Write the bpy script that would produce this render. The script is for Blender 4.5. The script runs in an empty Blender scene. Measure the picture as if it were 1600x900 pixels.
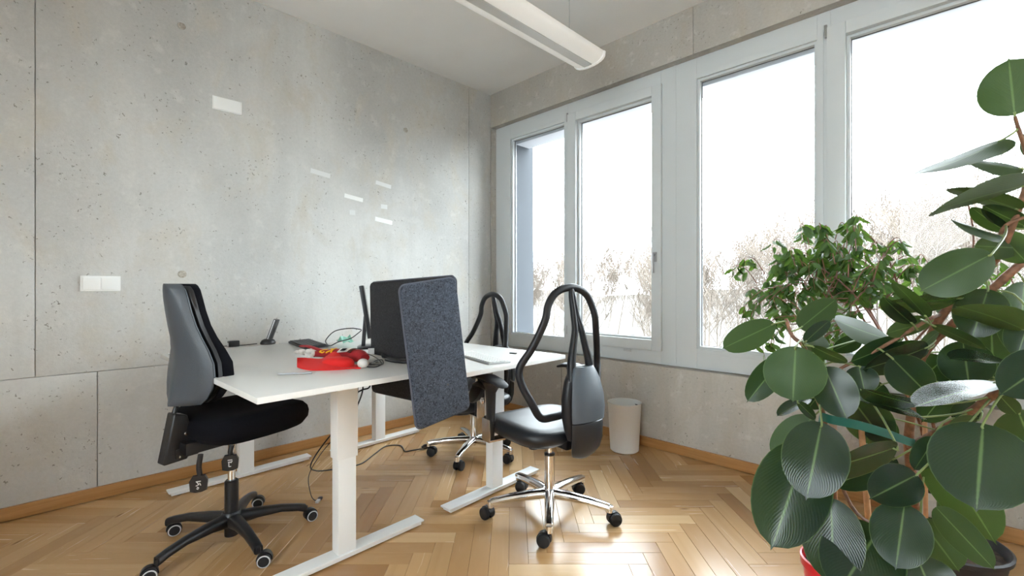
import bpy, bmesh, math, random
from mathutils import Vector, Matrix, Euler
S = bpy.context.scene
C = S.collection
PI = math.pi
R = math.radians

# ---------------------------------------------------------------- camera, sky, exposure
cam_data = bpy.data.cameras.new('camera')
cam = bpy.data.objects.new('camera', cam_data)
C.objects.link(cam)
cam.location = (0, 0, 1.12)
cam.rotation_euler = (R(90), 0, R(45))
cam_data.sensor_width = 36
cam_data.lens = 721.0 / 1600 * 36
cam_data.shift_y = 1.0 / 1600
cam_data.clip_start = 0.05
cam_data.clip_end = 300
S.camera = cam

SKY = 15.5
world = bpy.data.worlds.new('overcast_sky')
S.world = world
world.use_nodes = True
wn = world.node_tree
wn.nodes.clear()
wo = wn.nodes.new('ShaderNodeOutputWorld')
wb = wn.nodes.new('ShaderNodeBackground')
wb.inputs['Color'].default_value = (0.87, 0.945, 1.0, 1)
wb.inputs['Strength'].default_value = SKY
wn.links.new(wb.outputs[0], wo.inputs[0])

S.view_settings.view_transform = 'Standard'
S.view_settings.look = 'None'
S.view_settings.gamma = 1.0
S.view_settings.use_curve_mapping = False
S.view_settings.exposure = 0.27
S.cycles.max_bounces = 12
S.cycles.diffuse_bounces = 8
S.cycles.glossy_bounces = 5
S.cycles.transparent_max_bounces = 16
S.cycles.use_denoising = True
S.cycles.sample_clamp_indirect = 8.0
S.cycles.caustics_reflective = False
S.cycles.caustics_refractive = False

# ---------------------------------------------------------------- materials
def new_mat(name):
    m = bpy.data.materials.new(name)
    m.use_nodes = True
    return m, m.node_tree, m.node_tree.nodes['Principled BSDF']

def mat(name, col, rough=0.5, metal=0.0, coat=0.0, noise=0.0, nscale=20.0, bump=0.0, emit=None, sheen=0.0, spec=0.5):
    m, nt, b = new_mat(name)
    b.inputs['Base Color'].default_value = (*col, 1)
    b.inputs['Roughness'].default_value = rough
    b.inputs['Metallic'].default_value = metal
    b.inputs['Coat Weight'].default_value = coat
    b.inputs['Coat Roughness'].default_value = 0.15
    b.inputs['Sheen Weight'].default_value = sheen
    b.inputs['Specular IOR Level'].default_value = spec
    if noise or bump:
        tc = nt.nodes.new('ShaderNodeTexCoord')
        n = nt.nodes.new('ShaderNodeTexNoise')
        n.inputs['Scale'].default_value = nscale
        n.inputs['Detail'].default_value = 4
        nt.links.new(tc.outputs['Object'], n.inputs['Vector'])
        if noise:
            r = nt.nodes.new('ShaderNodeMapRange')
            r.inputs['From Min'].default_value = 0.3
            r.inputs['From Max'].default_value = 0.7
            r.inputs['To Min'].default_value = 1 - noise
            r.inputs['To Max'].default_value = 1 + noise
            mx = nt.nodes.new('ShaderNodeVectorMath'); mx.operation = 'SCALE'
            mx.inputs[0].default_value = col
            nt.links.new(n.outputs['Fac'], r.inputs['Value'])
            nt.links.new(r.outputs[0], mx.inputs['Scale'])
            nt.links.new(mx.outputs[0], b.inputs['Base Color'])
        if bump:
            bp = nt.nodes.new('ShaderNodeBump')
            bp.inputs['Strength'].default_value = bump
            bp.inputs['Distance'].default_value = 0.003
            nt.links.new(n.outputs['Fac'], bp.inputs['Height'])
            nt.links.new(bp.outputs[0], b.inputs['Normal'])
    if emit:
        b.inputs['Emission Color'].default_value = (*col, 1)
        b.inputs['Emission Strength'].default_value = emit
    return m

def ramp(nt, src, stops):
    r = nt.nodes.new('ShaderNodeValToRGB')
    cr = r.color_ramp
    while len(cr.elements) < len(stops): cr.elements.new(0.5)
    for e, (p, c) in zip(cr.elements, stops):
        e.position = p
        e.color = (*c, 1) if not isinstance(c, float) else (c, c, c, 1)
    nt.links.new(src, r.inputs[0])
    return r.outputs[0]

def mixc(nt, fac, a, b, mode='MIX'):
    m = nt.nodes.new('ShaderNodeMix'); m.data_type = 'RGBA'; m.blend_type = mode
    for s, v in ((m.inputs[0], fac), (m.inputs[6], a), (m.inputs[7], b)):
        if isinstance(v, (int, float)): s.default_value = v
        elif isinstance(v, tuple): s.default_value = (*v, 1)
        else: nt.links.new(v, s)
    return m.outputs[2]

def noise_node(nt, vec, scale, detail=5, rough=0.55, dist=0.0):
    n = nt.nodes.new('ShaderNodeTexNoise')
    n.inputs['Scale'].default_value = scale
    n.inputs['Detail'].default_value = detail
    n.inputs['Roughness'].default_value = rough
    n.inputs['Distortion'].default_value = dist
    nt.links.new(vec, n.inputs['Vector'])
    return n.outputs['Fac']

def mapping(nt, vec, scale=(1, 1, 1), loc=(0, 0, 0)):
    m = nt.nodes.new('ShaderNodeMapping')
    m.inputs['Scale'].default_value = scale
    m.inputs['Location'].default_value = loc
    nt.links.new(vec, m.inputs['Vector'])
    return m.outputs[0]

def concrete(name, base=(0.565, 0.565, 0.55)):
    m, nt, b = new_mat(name)
    tc = nt.nodes.new('ShaderNodeTexCoord').outputs['Object']
    big = noise_node(nt, mapping(nt, tc, (1, 1, 0.7)), 0.9, 4, 0.5, 0.3)
    mid = noise_node(nt, mapping(nt, tc, (1, 1, 0.55)), 4.0, 7, 0.6, 0.5)
    streak = noise_node(nt, mapping(nt, tc, (1, 1, 0.10)), 7.0, 5, 0.6)
    fine = noise_node(nt, tc, 60.0, 6, 0.7)
    dk = tuple(c * 0.72 for c in base); lt = tuple(min(1, c * 1.15) for c in base)
    c = ramp(nt, big, [(0.32, dk), (0.68, lt)])
    warm = (base[0] * 0.92, base[1] * 0.84, base[2] * 0.72)
    c = mixc(nt, ramp(nt, mid, [(0.50, 0.0), (0.70, 0.75)]), c, warm)
    c = mixc(nt, ramp(nt, streak, [(0.5, 0.0), (0.7, 0.35)]), c, tuple(x * 0.78 for x in base))
    c = mixc(nt, ramp(nt, noise_node(nt, tc, 11.0, 6, 0.65), [(0.56, 0.0), (0.66, 0.35)]), c, (0.66, 0.65, 0.62))
    c = mixc(nt, 0.13, c, ramp(nt, fine, [(0.3, (0.30, 0.29, 0.27)), (0.7, (0.72, 0.71, 0.68))]))
    # blow holes
    holes = None
    for sc, th, gate in ((16.0, 0.075, 0.47), (36.0, 0.14, 0.50), (7.0, 0.042, 0.40)):
        v = nt.nodes.new('ShaderNodeTexVoronoi'); v.inputs['Scale'].default_value = sc
        v.inputs['Randomness'].default_value = 1.0
        nz = nt.nodes.new('ShaderNodeTexNoise'); nz.inputs['Scale'].default_value = sc * 2.2; nz.inputs['Detail'].default_value = 3
        nt.links.new(tc, nz.inputs['Vector'])
        vm = nt.nodes.new('ShaderNodeVectorMath'); vm.operation = 'MULTIPLY_ADD'; vm.inputs[1].default_value = (1.3 / sc, 1.3 / sc, 1.3 / sc)
        nt.links.new(nz.outputs['Color'], vm.inputs[0]); nt.links.new(tc, vm.inputs[2])
        nt.links.new(vm.outputs[0], v.inputs['Vector'])
        d = ramp(nt, v.outputs['Distance'], [(th * 0.6, 1.0), (th * 1.35, 0.0)])
        g = ramp(nt, noise_node(nt, tc, 2.3 + sc * 0.07, 3), [(gate, 0.0), (gate + 0.05, 1.0)])
        mm = nt.nodes.new('ShaderNodeMath'); mm.operation = 'MULTIPLY'
        nt.links.new(d, mm.inputs[0]); nt.links.new(g, mm.inputs[1])
        if holes is None: holes = mm.outputs[0]
        else:
            a = nt.nodes.new('ShaderNodeMath'); a.operation = 'MAXIMUM'
            nt.links.new(holes, a.inputs[0]); nt.links.new(mm.outputs[0], a.inputs[1]); holes = a.outputs[0]
    hf = nt.nodes.new('ShaderNodeMath'); hf.operation = 'MULTIPLY'; hf.inputs[1].default_value = 0.85
    nt.links.new(holes, hf.inputs[0])
    c = mixc(nt, hf.outputs[0], c, (0.17, 0.155, 0.13))
    nt.links.new(c, b.inputs['Base Color'])
    b.inputs['Roughness'].default_value = 0.72
    h = nt.nodes.new('ShaderNodeMath'); h.operation = 'SUBTRACT'
    nt.links.new(fine, h.inputs[0]); nt.links.new(holes, h.inputs[1])
    bp = nt.nodes.new('ShaderNodeBump'); bp.inputs['Strength'].default_value = 0.35; bp.inputs['Distance'].default_value = 0.004
    nt.links.new(h.outputs[0], bp.inputs['Height']); nt.links.new(bp.outputs[0], b.inputs['Normal'])
    return m

def parquet():
    m, nt, b = new_mat('oak_parquet')
    at = nt.nodes.new('ShaderNodeAttribute'); at.attribute_name = 'tone'
    uv = nt.nodes.new('ShaderNodeTexCoord').outputs['UV']
    c = ramp(nt, at.outputs['Fac'], [(0.0, (0.32, 0.165, 0.065)), (0.30, (0.43, 0.245, 0.105)), (0.65, (0.52, 0.32, 0.150)), (1.0, (0.60, 0.405, 0.215))])
    grain = noise_node(nt, mapping(nt, uv, (2.0, 55.0, 1.0)), 1.0, 4, 0.5, 0.8)
    ring = noise_node(nt, mapping(nt, uv, (1.0, 10.0, 1.0)), 1.0, 3, 0.5, 1.2)
    c = mixc(nt, ramp(nt, grain, [(0.35, 0.10), (0.7, 0.0)]), c, (0.34, 0.20, 0.09))
    c = mixc(nt, ramp(nt, ring, [(0.45, 0.0), (0.65, 0.12)]), c, (0.68, 0.48, 0.28))
    k = nt.nodes.new('ShaderNodeTexVoronoi'); k.inputs['Scale'].default_value = 1.0
    nt.links.new(mapping(nt, uv, (2.2, 9.0, 1.0)), k.inputs['Vector'])
    c = mixc(nt, ramp(nt, k.outputs['Distance'], [(0.025, 0.75), (0.075, 0.0)]), c, (0.16, 0.075, 0.03))
    nt.links.new(c, b.inputs['Base Color'])
    nt.links.new(ramp(nt, grain, [(0.3, 0.28), (0.7, 0.22)]), b.inputs['Roughness'])
    b.inputs['Coat Weight'].default_value = 0.10
    b.inputs['Coat Roughness'].default_value = 0.16
    bp = nt.nodes.new('ShaderNodeBump'); bp.inputs['Strength'].default_value = 0.03; bp.inputs['Distance'].default_value = 0.001
    nt.links.new(grain, bp.inputs['Height']); nt.links.new(bp.outputs[0], b.inputs['Normal'])
    return m

def board_wood(name, a=(0.33, 0.155, 0.050), bcol=(0.46, 0.24, 0.090)):
    m, nt, b = new_mat(name)
    tc = nt.nodes.new('ShaderNodeTexCoord').outputs['Object']
    n = noise_node(nt, mapping(nt, tc, (1.6, 1.6, 40.0)), 1.0, 5, 0.6, 0.5)
    nt.links.new(ramp(nt, n, [(0.3, a), (0.7, bcol)]), b.inputs['Base Color'])
    b.inputs['Roughness'].default_value = 0.42
    return m

def leaf_mat(name, top, under, vein, spec_rough=0.28, transl=0.12, ribs=True):
    """glossy upper side, paler matt underside, pale midrib from the leaf's own UV"""
    m, nt, b = new_mat(name)
    uv = nt.nodes.new('ShaderNodeTexCoord').outputs['UV']
    sp = nt.nodes.new('ShaderNodeSeparateXYZ'); nt.links.new(uv, sp.inputs[0])
    geo = nt.nodes.new('ShaderNodeNewGeometry')
    oi = nt.nodes.new('ShaderNodeObjectInfo')
    tcol = mixc(nt, oi.outputs['Random'], top, tuple(x * 1.5 for x in top))
    ucol = mixc(nt, oi.outputs['Random'], under, tuple(x * 1.35 for x in under))
    c = mixc(nt, geo.outputs['Backfacing'], tcol, ucol)
    n = noise_node(nt, mapping(nt, uv, (6, 3, 1)), 2.0, 4)
    c = mixc(nt, ramp(nt, n, [(0.45, 0.0), (0.8, 0.12)]), c, under)
    d = nt.nodes.new('ShaderNodeMath'); d.operation = 'SUBTRACT'; d.inputs[1].default_value = 0.5
    nt.links.new(sp.outputs[0], d.inputs[0])
    ab = nt.nodes.new('ShaderNodeMath'); ab.operation = 'ABSOLUTE'; nt.links.new(d.outputs[0], ab.inputs[0])
    c = mixc(nt, ramp(nt, ab.outputs[0], [(0.008, 0.85), (0.026, 0.0)]), c, vein)
    c = mixc(nt, ramp(nt, ab.outputs[0], [(0.484, 0.0), (0.494, 0.6)]), c, vein)
    nt.links.new(c, b.inputs['Base Color'])
    if ribs:
        w = nt.nodes.new('ShaderNodeMath'); w.operation = 'MULTIPLY_ADD'; w.inputs[1].default_value = -1.1
        nt.links.new(ab.outputs[0], w.inputs[0]); nt.links.new(sp.outputs[1], w.inputs[2])
        s = nt.nodes.new('ShaderNodeMath'); s.operation = 'MULTIPLY'; s.inputs[1].default_value = 130.0
        nt.links.new(w.outputs[0], s.inputs[0])
        sn = nt.nodes.new('ShaderNodeMath'); sn.operation = 'SINE'; nt.links.new(s.outputs[0], sn.inputs[0])
        bp = nt.nodes.new('ShaderNodeBump'); bp.inputs['Strength'].default_value = 0.09; bp.inputs['Distance'].default_value = 0.001
        nt.links.new(sn.outputs[0], bp.inputs['Height']); nt.links.new(bp.outputs[0], b.inputs['Normal'])
    r = nt.nodes.new('ShaderNodeMapRange'); r.inputs['To Min'].default_value = spec_rough; r.inputs['To Max'].default_value = 0.5
    nt.links.new(geo.outputs['Backfacing'], r.inputs['Value']); nt.links.new(r.outputs[0], b.inputs['Roughness'])
    b.inputs['Specular IOR Level'].default_value = 0.33
    tr = nt.nodes.new('ShaderNodeBsdfTranslucent')
    nt.links.new(mixc(nt, 0.6, c, (0.30, 0.50, 0.06)), tr.inputs['Color'])
    ms = nt.nodes.new('ShaderNodeMixShader'); ms.inputs[0].default_value = transl
    out = nt.nodes['Material Output']
    nt.links.new(b.outputs[0], ms.inputs[1]); nt.links.new(tr.outputs[0], ms.inputs[2]); nt.links.new(ms.outputs[0], out.inputs[0])
    return m

def glass_mat():
    m, nt, b = new_mat('window_glass')
    nt.nodes.remove(b)
    t = nt.nodes.new('ShaderNodeBsdfTransparent'); t.inputs[0].default_value = (0.97, 0.985, 0.98, 1)
    g = nt.nodes.new('ShaderNodeBsdfGlossy'); g.inputs['Roughness'].default_value = 0.02
    f = nt.nodes.new('ShaderNodeFresnel'); f.inputs[0].default_value = 1.2
    ms = nt.nodes.new('ShaderNodeMixShader')
    nt.links.new(f.outputs[0], ms.inputs[0]); nt.links.new(t.outputs[0], ms.inputs[1]); nt.links.new(g.outputs[0], ms.inputs[2])
    nt.links.new(ms.outputs[0], nt.nodes['Material Output'].inputs[0])
    return m

def felt(name, a, bcol):
    m, nt, b = new_mat(name)
    tc = nt.nodes.new('ShaderNodeTexCoord').outputs['Object']
    n = noise_node(nt, tc, 150.0, 4, 0.8, 1.2)
    n2 = noise_node(nt, tc, 45.0, 5, 0.75, 0.8)
    c = ramp(nt, n, [(0.42, a), (0.62, bcol)])
    c = mixc(nt, ramp(nt, n2, [(0.35, 0.0), (0.7, 0.45)]), c, bcol)
    nt.links.new(c, b.inputs['Base Color'])
    b.inputs['Roughness'].default_value = 0.95
    b.inputs['Sheen Weight'].default_value = 0.03
    b.inputs['Specular IOR Level'].default_value = 0.2
    bp = nt.nodes.new('ShaderNodeBump'); bp.inputs['Strength'].default_value = 0.5; bp.inputs['Distance'].default_value = 0.002
    nt.links.new(n, bp.inputs['Height']); nt.links.new(bp.outputs[0], b.inputs['Normal'])
    return m

M = {
 'concrete': concrete('raw_concrete'),
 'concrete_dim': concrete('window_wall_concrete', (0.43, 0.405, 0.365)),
 'parquet': parquet(),
 'skirt': board_wood('oak_skirting'),
 'ceiling': mat('white_ceiling_paint', (0.80, 0.80, 0.79), 0.8, noise=0.015, nscale=3),
 'plaster': mat('white_wall_paint', (0.82, 0.82, 0.80), 0.8),
 'frame': mat('grey_white_window_paint', (0.60, 0.635, 0.65), 0.38),
 'gasket': mat('dark_window_gasket', (0.10, 0.10, 0.10), 0.6),
 'glass': glass_mat(),
 'desktop': mat('white_laminate', (0.80, 0.80, 0.78), 0.22),
 'white_steel': mat('white_powder_coat', (0.82, 0.83, 0.83), 0.30),
 'handle_metal': mat('brushed_handle_metal', (0.42, 0.42, 0.43), 0.32, metal=0.9),
 'steel_dim': mat('grey_steel', (0.42, 0.43, 0.44), 0.35, metal=0.6),
 'chrome': mat('polished_chrome', (0.86, 0.86, 0.87), 0.07, metal=1.0),
 'satin': mat('satin_steel', (0.66, 0.64, 0.61), 0.25, metal=1.0),
 'black_plastic': mat('black_plastic', (0.010, 0.010, 0.012), 0.36, bump=0.15, nscale=300),
 'rubber': mat('black_rubber', (0.011, 0.011, 0.013), 0.5, spec=0.35, bump=0.3, nscale=200),
 'frame_black': mat('black_soft_frame', (0.013, 0.013, 0.016), 0.42, spec=0.35),
 'grey_shell': mat('slate_grey_plastic', (0.060, 0.070, 0.085), 0.42, bump=0.2, nscale=400),
 'blue_shell': mat('charcoal_shell_plastic', (0.085, 0.105, 0.130), 0.36, bump=0.2, nscale=400),
 'black_fabric': mat('black_upholstery', (0.0045, 0.0045, 0.007), 0.95, bump=0.4, nscale=500, spec=0.15),
 'mesh_leather': mat('black_seat_leather', (0.011, 0.013, 0.017), 0.42, bump=0.15, nscale=200),
 'ring': mat('light_grey_tread', (0.55, 0.56, 0.57), 0.5),
 'mark': mat('white_print', (0.75, 0.75, 0.75), 0.6),
 'felt_light': felt('slate_felt', (0.007, 0.009, 0.014), (0.100, 0.118, 0.155)),
 'felt_dark': felt('charcoal_felt', (0.013, 0.013, 0.015), (0.045, 0.044, 0.048)),
 'piping': mat('felt_edge_piping', (0.09, 0.10, 0.13), 0.9),
 'white_plastic': mat('white_plastic', (0.84, 0.85, 0.84), 0.35),
 'bin_white': mat('matt_white_plastic', (0.80, 0.81, 0.80), 0.5),
 'dark': mat('dark_hole', (0.06, 0.06, 0.06), 0.8),
 'paper': mat('white_paper', (0.86, 0.87, 0.86), 0.8),
 'red_felt': mat('bright_red_felt', (0.72, 0.012, 0.010), 0.8, sheen=0.04, bump=0.4, nscale=250),
 'dark_red': mat('dark_red_knit', (0.34, 0.008, 0.012), 0.85, sheen=0.04, bump=0.6, nscale=220),
 'yellow': mat('yellow_felt', (0.90, 0.46, 0.01), 0.8),
 'fluff': mat('white_fluff', (0.78, 0.74, 0.70), 0.95, bump=1.0, nscale=160),
 'cable': mat('black_cable', (0.016, 0.016, 0.018), 0.45),
 'silver_plastic': mat('silver_plastic', (0.55, 0.56, 0.57), 0.3, metal=0.4),
 'screen': mat('dark_display', (0.02, 0.022, 0.026), 0.12),
 'key': mat('dark_grey_key', (0.045, 0.048, 0.055), 0.5),
 'key_gap': mat('keyboard_tray', (0.022, 0.024, 0.028), 0.5),
 'green': mat('pale_green_foil', (0.30, 0.62, 0.50), 0.4),
 'lamp_white': mat('opal_acrylic', (0.92, 0.92, 0.90), 0.35, emit=0.10),
 'lamp_body': mat('lamp_aluminium_paint', (0.56, 0.56, 0.55), 0.35, metal=0.2),
 'red_pot': mat('red_plastic', (0.62, 0.012, 0.03), 0.28),
 'black_pot': mat('black_pot_plastic', (0.022, 0.022, 0.026), 0.42),
 'soil': mat('potting_soil', (0.045, 0.028, 0.018), 0.95, noise=0.7, nscale=60, bump=1.0),
 'bark': mat('reddish_bark', (0.22, 0.105, 0.060), 0.6, noise=0.4, nscale=60, bump=0.6),
 'twig': mat('reddish_twig', (0.20, 0.085, 0.055), 0.5),
 'stake': mat('bamboo_stake', (0.56, 0.32, 0.18), 0.6, noise=0.2, nscale=40),
 'tie': mat('green_tie_band', (0.010, 0.13, 0.095), 0.55),
 'petiole': mat('leaf_stalk', (0.20, 0.26, 0.09), 0.5),
 'rubber_leaf': leaf_mat('rubber_plant_leaf', (0.0055, 0.0165, 0.0095), (0.021, 0.046, 0.015), (0.10, 0.17, 0.06), 0.27, 0.07),
 'fig_leaf': leaf_mat('weeping_fig_leaf', (0.016, 0.052, 0.016), (0.055, 0.115, 0.035), (0.13, 0.22, 0.08), 0.22, 0.22, False),
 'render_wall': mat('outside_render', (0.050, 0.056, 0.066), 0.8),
 'outside_white': mat('outside_blind_box', (0.62, 0.62, 0.66), 0.6),
 'tree_bark': mat('pale_winter_bark', (0.118, 0.096, 0.078), 0.9),
 'ground': mat('winter_ground', (0.058, 0.050, 0.0435), 0.95, noise=0.12, nscale=0.15),
}

# ---------------------------------------------------------------- mesh helpers
class MB:
    def __init__(s): s.v = []; s.f = []; s.uv = None; s.mi = []; s.cur = 0
    def add(s, vs, fs, T=None):
        o = len(s.v)
        s.v += [tuple(T @ Vector(p)) if T is not None else tuple(p) for p in vs]
        s.f += [tuple(i + o for i in f) for f in fs]
        s.mi += [s.cur] * len(fs)
        return s
    def box(s, x0, x1, y0, y1, z0, z1, b=0.0, T=None):
        if b <= 0:
            vs = [(x, y, z) for x in (x0, x1) for y in (y0, y1) for z in (z0, z1)]
            return s.add(vs, [(0, 1, 3, 2), (4, 6, 7, 5), (0, 4, 5, 1), (2, 3, 7, 6), (0, 2, 6, 4), (1, 5, 7, 3)], T)
        bm = bmesh.new()
        bmesh.ops.create_cube(bm, size=1)
        for v in bm.verts:
            v.co = Vector(((x0 + x1) / 2 + v.co.x * (x1 - x0), (y0 + y1) / 2 + v.co.y * (y1 - y0), (z0 + z1) / 2 + v.co.z * (z1 - z0)))
        bmesh.ops.bevel(bm, geom=bm.edges[:], offset=b, segments=2, affect='EDGES', profile=0.7)
        bm.verts.index_update()
        vs = [tuple(v.co) for v in bm.verts]; fs = [tuple(v.index for v in f.verts) for f in bm.faces]
        bm.free()
        return s.add(vs, fs, T)
    def loft(s, rings, cap=True, closed=True, T=None):
        n = len(rings[0]); vs = [p for r in rings for p in r]; fs = []
        for i in range(len(rings) - 1):
            for j in range(n if closed else n - 1):
                k = (j + 1) % n
                fs.append((i * n + j, i * n + k, (i + 1) * n + k, (i + 1) * n + j))
        if cap and closed:
            fs.append(tuple(reversed(range(n)))); fs.append(tuple((len(rings) - 1) * n + j for j in range(n)))
        return s.add(vs, fs, T)
    def lathe(s, prof, n=28, T=None, cap=True):
        return s.loft([[(r * math.cos(2 * PI * j / n), r * math.sin(2 * PI * j / n), z) for j in range(n)] for r, z in prof], cap, True, T)
    def tube(s, pts, rad, n=10, closed=False, flat=1.0, up=None, T=None):
        pts = [Vector(p) for p in pts]; m = len(pts)
        if not isinstance(rad, (list, tuple)): rad = [rad] * m
        tg = []
        for i in range(m):
            a = pts[(i - 1) % m] if (closed or i > 0) else pts[i]
            b = pts[(i + 1) % m] if (closed or i < m - 1) else pts[i]
            tg.append((b - a).normalized())
        nrm = Vector(up) if up else (Vector((0, 0, 1)) if abs(tg[0].z) < 0.9 else Vector((1, 0, 0)))
        nrm = (nrm - tg[0] * nrm.dot(tg[0])).normalized()
        rings = []
        for i in range(m):
            base = Vector(up) if up else nrm
            nn = base - tg[i] * base.dot(tg[i])
            if nn.length > 1e-4: nrm = nn.normalized()
            bi = tg[i].cross(nrm)
            rings.append([tuple(pts[i] + nrm * (rad[i] * math.sin(2 * PI * j / n)) + bi * (rad[i] * flat * math.cos(2 * PI * j / n))) for j in range(n)])
        if closed: rings.append(rings[0])
        return s.loft(rings, not closed, True, T)
    def prism(s, poly, h0, h1, axis='z', T=None):
        n = len(poly)
        def P(a, b, h): return {'z': (a, b, h), 'y': (a, h, b), 'x': (h, a, b)}[axis]
        vs = [P(a, b, h0) for a, b in poly] + [P(a, b, h1) for a, b in poly]
        fs = [tuple(reversed(range(n))), tuple(range(n, 2 * n))] + [(i, (i + 1) % n, n + (i + 1) % n, n + i) for i in range(n)]
        return s.add(vs, fs, T)
    def ellipsoid(s, c, r, n=16, m=10, T=None):
        return s.loft([[(c[0] + r[0] * math.sin(PI * i / m) * math.cos(2 * PI * j / n), c[1] + r[1] * math.sin(PI * i / m) * math.sin(2 * PI * j / n), c[2] + r[2] * math.cos(PI * i / m)) for j in range(n)] for i in [0.02] + list(range(1, m)) + [m - 0.02]], True, True, T)
    def mesh(s, name, mats, smooth=40):
        me = bpy.data.meshes.new(name)
        me.from_pydata(s.v, [], s.f)
        for m_ in (mats if isinstance(mats, (list, tuple)) else [mats]): me.materials.append(m_)
        if any(s.mi): me.polygons.foreach_set('material_index', s.mi)
        bm = bmesh.new(); bm.from_mesh(me)
        if s.uv is None: bmesh.ops.recalc_face_normals(bm, faces=bm.faces[:])
        bm.to_mesh(me); bm.free()
        if smooth:
            me.shade_smooth()
            me.set_sharp_from_angle(angle=R(smooth))
        me.update()
        return me

def link(name, me, parent=None, loc=None, rot=None):
    o = bpy.data.objects.new(name, me); C.objects.link(o)
    if parent is not None: o.parent = parent
    if loc is not None: o.location = loc
    if rot is not None: o.rotation_euler = rot
    return o
def obj(name, mb, m, parent=None, smooth=40, bevel=0.0, sub=0, loc=None, rot=None):
    o = link(name, mb.mesh(name, m, smooth), parent, loc, rot)
    if bevel:
        b = o.modifiers.new('bevel', 'BEVEL'); b.width = bevel; b.segments = 2; b.limit_method = 'ANGLE'; b.angle_limit = R(40)
    if sub:
        b = o.modifiers.new('smooth', 'SUBSURF'); b.levels = sub; b.render_levels = sub
    return o
def tag(o, label=None, cat=None, group=None, kind=None):
    for k, v in (('label', label), ('category', cat), ('group', group), ('kind', kind)):
        if v: o[k] = v
    return o
def thing(name, label, cat, loc=(0, 0, 0), rz=0.0, group=None):
    o = bpy.data.objects.new(name, None); C.objects.link(o)
    o.empty_display_size = 0.1
    o.location = loc; o.rotation_euler = (0, 0, rz)
    return tag(o, label, cat, group)
def setting(name, loc=(0, 0, 0)):
    o = bpy.data.objects.new(name, None); C.objects.link(o); o.location = loc
    o['kind'] = 'structure'
    return o
def smooth_path(pts, k=6, closed=False):
    """Catmull-Rom through the points"""
    P = [Vector(p) for p in pts]; n = len(P); out = []
    for i in range(n if closed else n - 1):
        p1, p2 = P[i], P[(i + 1) % n]
        p0 = P[i - 1] if (i > 0 or closed) else p1 * 2 - p2
        p3 = P[(i + 2) % n] if (i + 2 < n or closed) else p2 * 2 - p1
        for j in range(k):
            t = j / k
            out.append(0.5 * ((2 * p1) + (p2 - p0) * t + (2 * p0 - 5 * p1 + 4 * p2 - p3) * t * t + (3 * p1 - p0 - 3 * p2 + p3) * t ** 3))
    if not closed: out.append(P[-1])
    return out
def lerp_list(vals, k=6):
    out = []
    for a, b in zip(vals, vals[1:]):
        out += [a + (b - a) * j / k for j in range(k)]
    return out + [vals[-1]]
def rrect(w, h, r, n=6):
    """rounded rectangle outline centred on 0"""
    pts = []
    for cx, cy, a0 in ((w / 2 - r, h / 2 - r, 0), (-w / 2 + r, h / 2 - r, 90), (-w / 2 + r, -h / 2 + r, 180), (w / 2 - r, -h / 2 + r, 270)):
        for j in range(n + 1):
            a = R(a0 + 90 * j / n); pts.append((cx + r * math.cos(a), cy + r * math.sin(a)))
    return pts

# ================================================================ the room
XW, YW, HC = -3.294, 3.0, 2.985        # concrete side wall, window wall, ceiling
XR, YR = 2.3, -2.2                     # walls behind the viewer
# ---- floor: slab + herringbone parquet planks
fl = setting('floor')
obj('subfloor', MB().box(XW - 0.1, XR + 0.1, YR - 0.1, YW + 0.1, -0.12, -0.012), M['dark'], fl, smooth=0)
PL, PW, GAP = 0.486, 0.081, 0.0004
rnd = random.Random(5)
def plank_mesh(poly, tone, ou, ov, mb=None):
    """poly: corners (u along, v across) inside 0..PL, 0..PW ; returns a bevelled slab, top at z=0"""
    cu = sum(p[0] for p in poly) / len(poly); cv = sum(p[1] for p in poly) / len(poly)
    def ins(p, d): 
        l = math.hypot(p[0] - cu, p[1] - cv) or 1
        return (p[0] - (p[0] - cu) / abs(p[0] - cu + 1e-9) * d * (1 if abs(p[0] - cu) > 1e-6 else 0), p[1] - (p[1] - cv) / abs(p[1] - cv + 1e-9) * d * (1 if abs(p[1] - cv) > 1e-6 else 0))
    n = len(poly); top = [ins(p, 0.0009) for p in poly]
    vs = [(u, v, -0.012) for u, v in poly] + [(u, v, -0.0009) for u, v in poly] + [(u, v, 0.0) for u, v in top]
    fs = [tuple(range(2 * n, 3 * n))]
    for a in (0, n):
        fs += [(a + i, a + (i + 1) % n, a + n + (i + 1) % n, a + n + i) for i in range(n)]
    return vs, fs, [(u + ou, v + ov) for u, v in poly] * 2 + [(u + ou, v + ov) for u, v in top]
def floor_mesh(name, items):
    vs, fs, uvs, tones = [], [], [], []
    for v_, f_, uv_, tone, T in items:
        o = len(vs)
        vs += [tuple(T @ Vector(p)) for p in v_] if T is not None else v_
        fs += [tuple(i + o for i in f) for f in f_]
        uvs += uv_; tones += [tone] * len(f_)
    me = bpy.data.meshes.new(name); me.from_pydata(vs, [], fs)
    me.materials.append(M['parquet'])
    ul = me.uv_layers.new(name='UVMap')
    for lp in me.loops: ul.data[lp.index].uv = uvs[lp.vertex_index]
    at = me.attributes.new('tone', 'FLOAT', 'FACE')
    at.data.foreach_set('value', tones)
    me.update(); return me
def clip(poly, a, b, c):
    out = []
    for i in range(len(poly)):
        p, q = poly[i], poly[(i + 1) % len(poly)]
        dp, dq = a * p[0] + b * p[1] - c, a * q[0] + b * q[1] - c
        if dp <= 0: out.append(p)
        if dp * dq < 0:
            t = dp / (dp - dq); out.append((p[0] + (q[0] - p[0]) * t, p[1] + (q[1] - p[1]) * t))
    return out
full = [(GAP, GAP), (PL - GAP, GAP), (PL - GAP, PW - GAP), (GAP, PW - GAP)]
s2 = 2 ** -0.5
X0 = -2.31 + 0.3437      # a zigzag line: lateral planks lie to the right of it
cands = []
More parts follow.
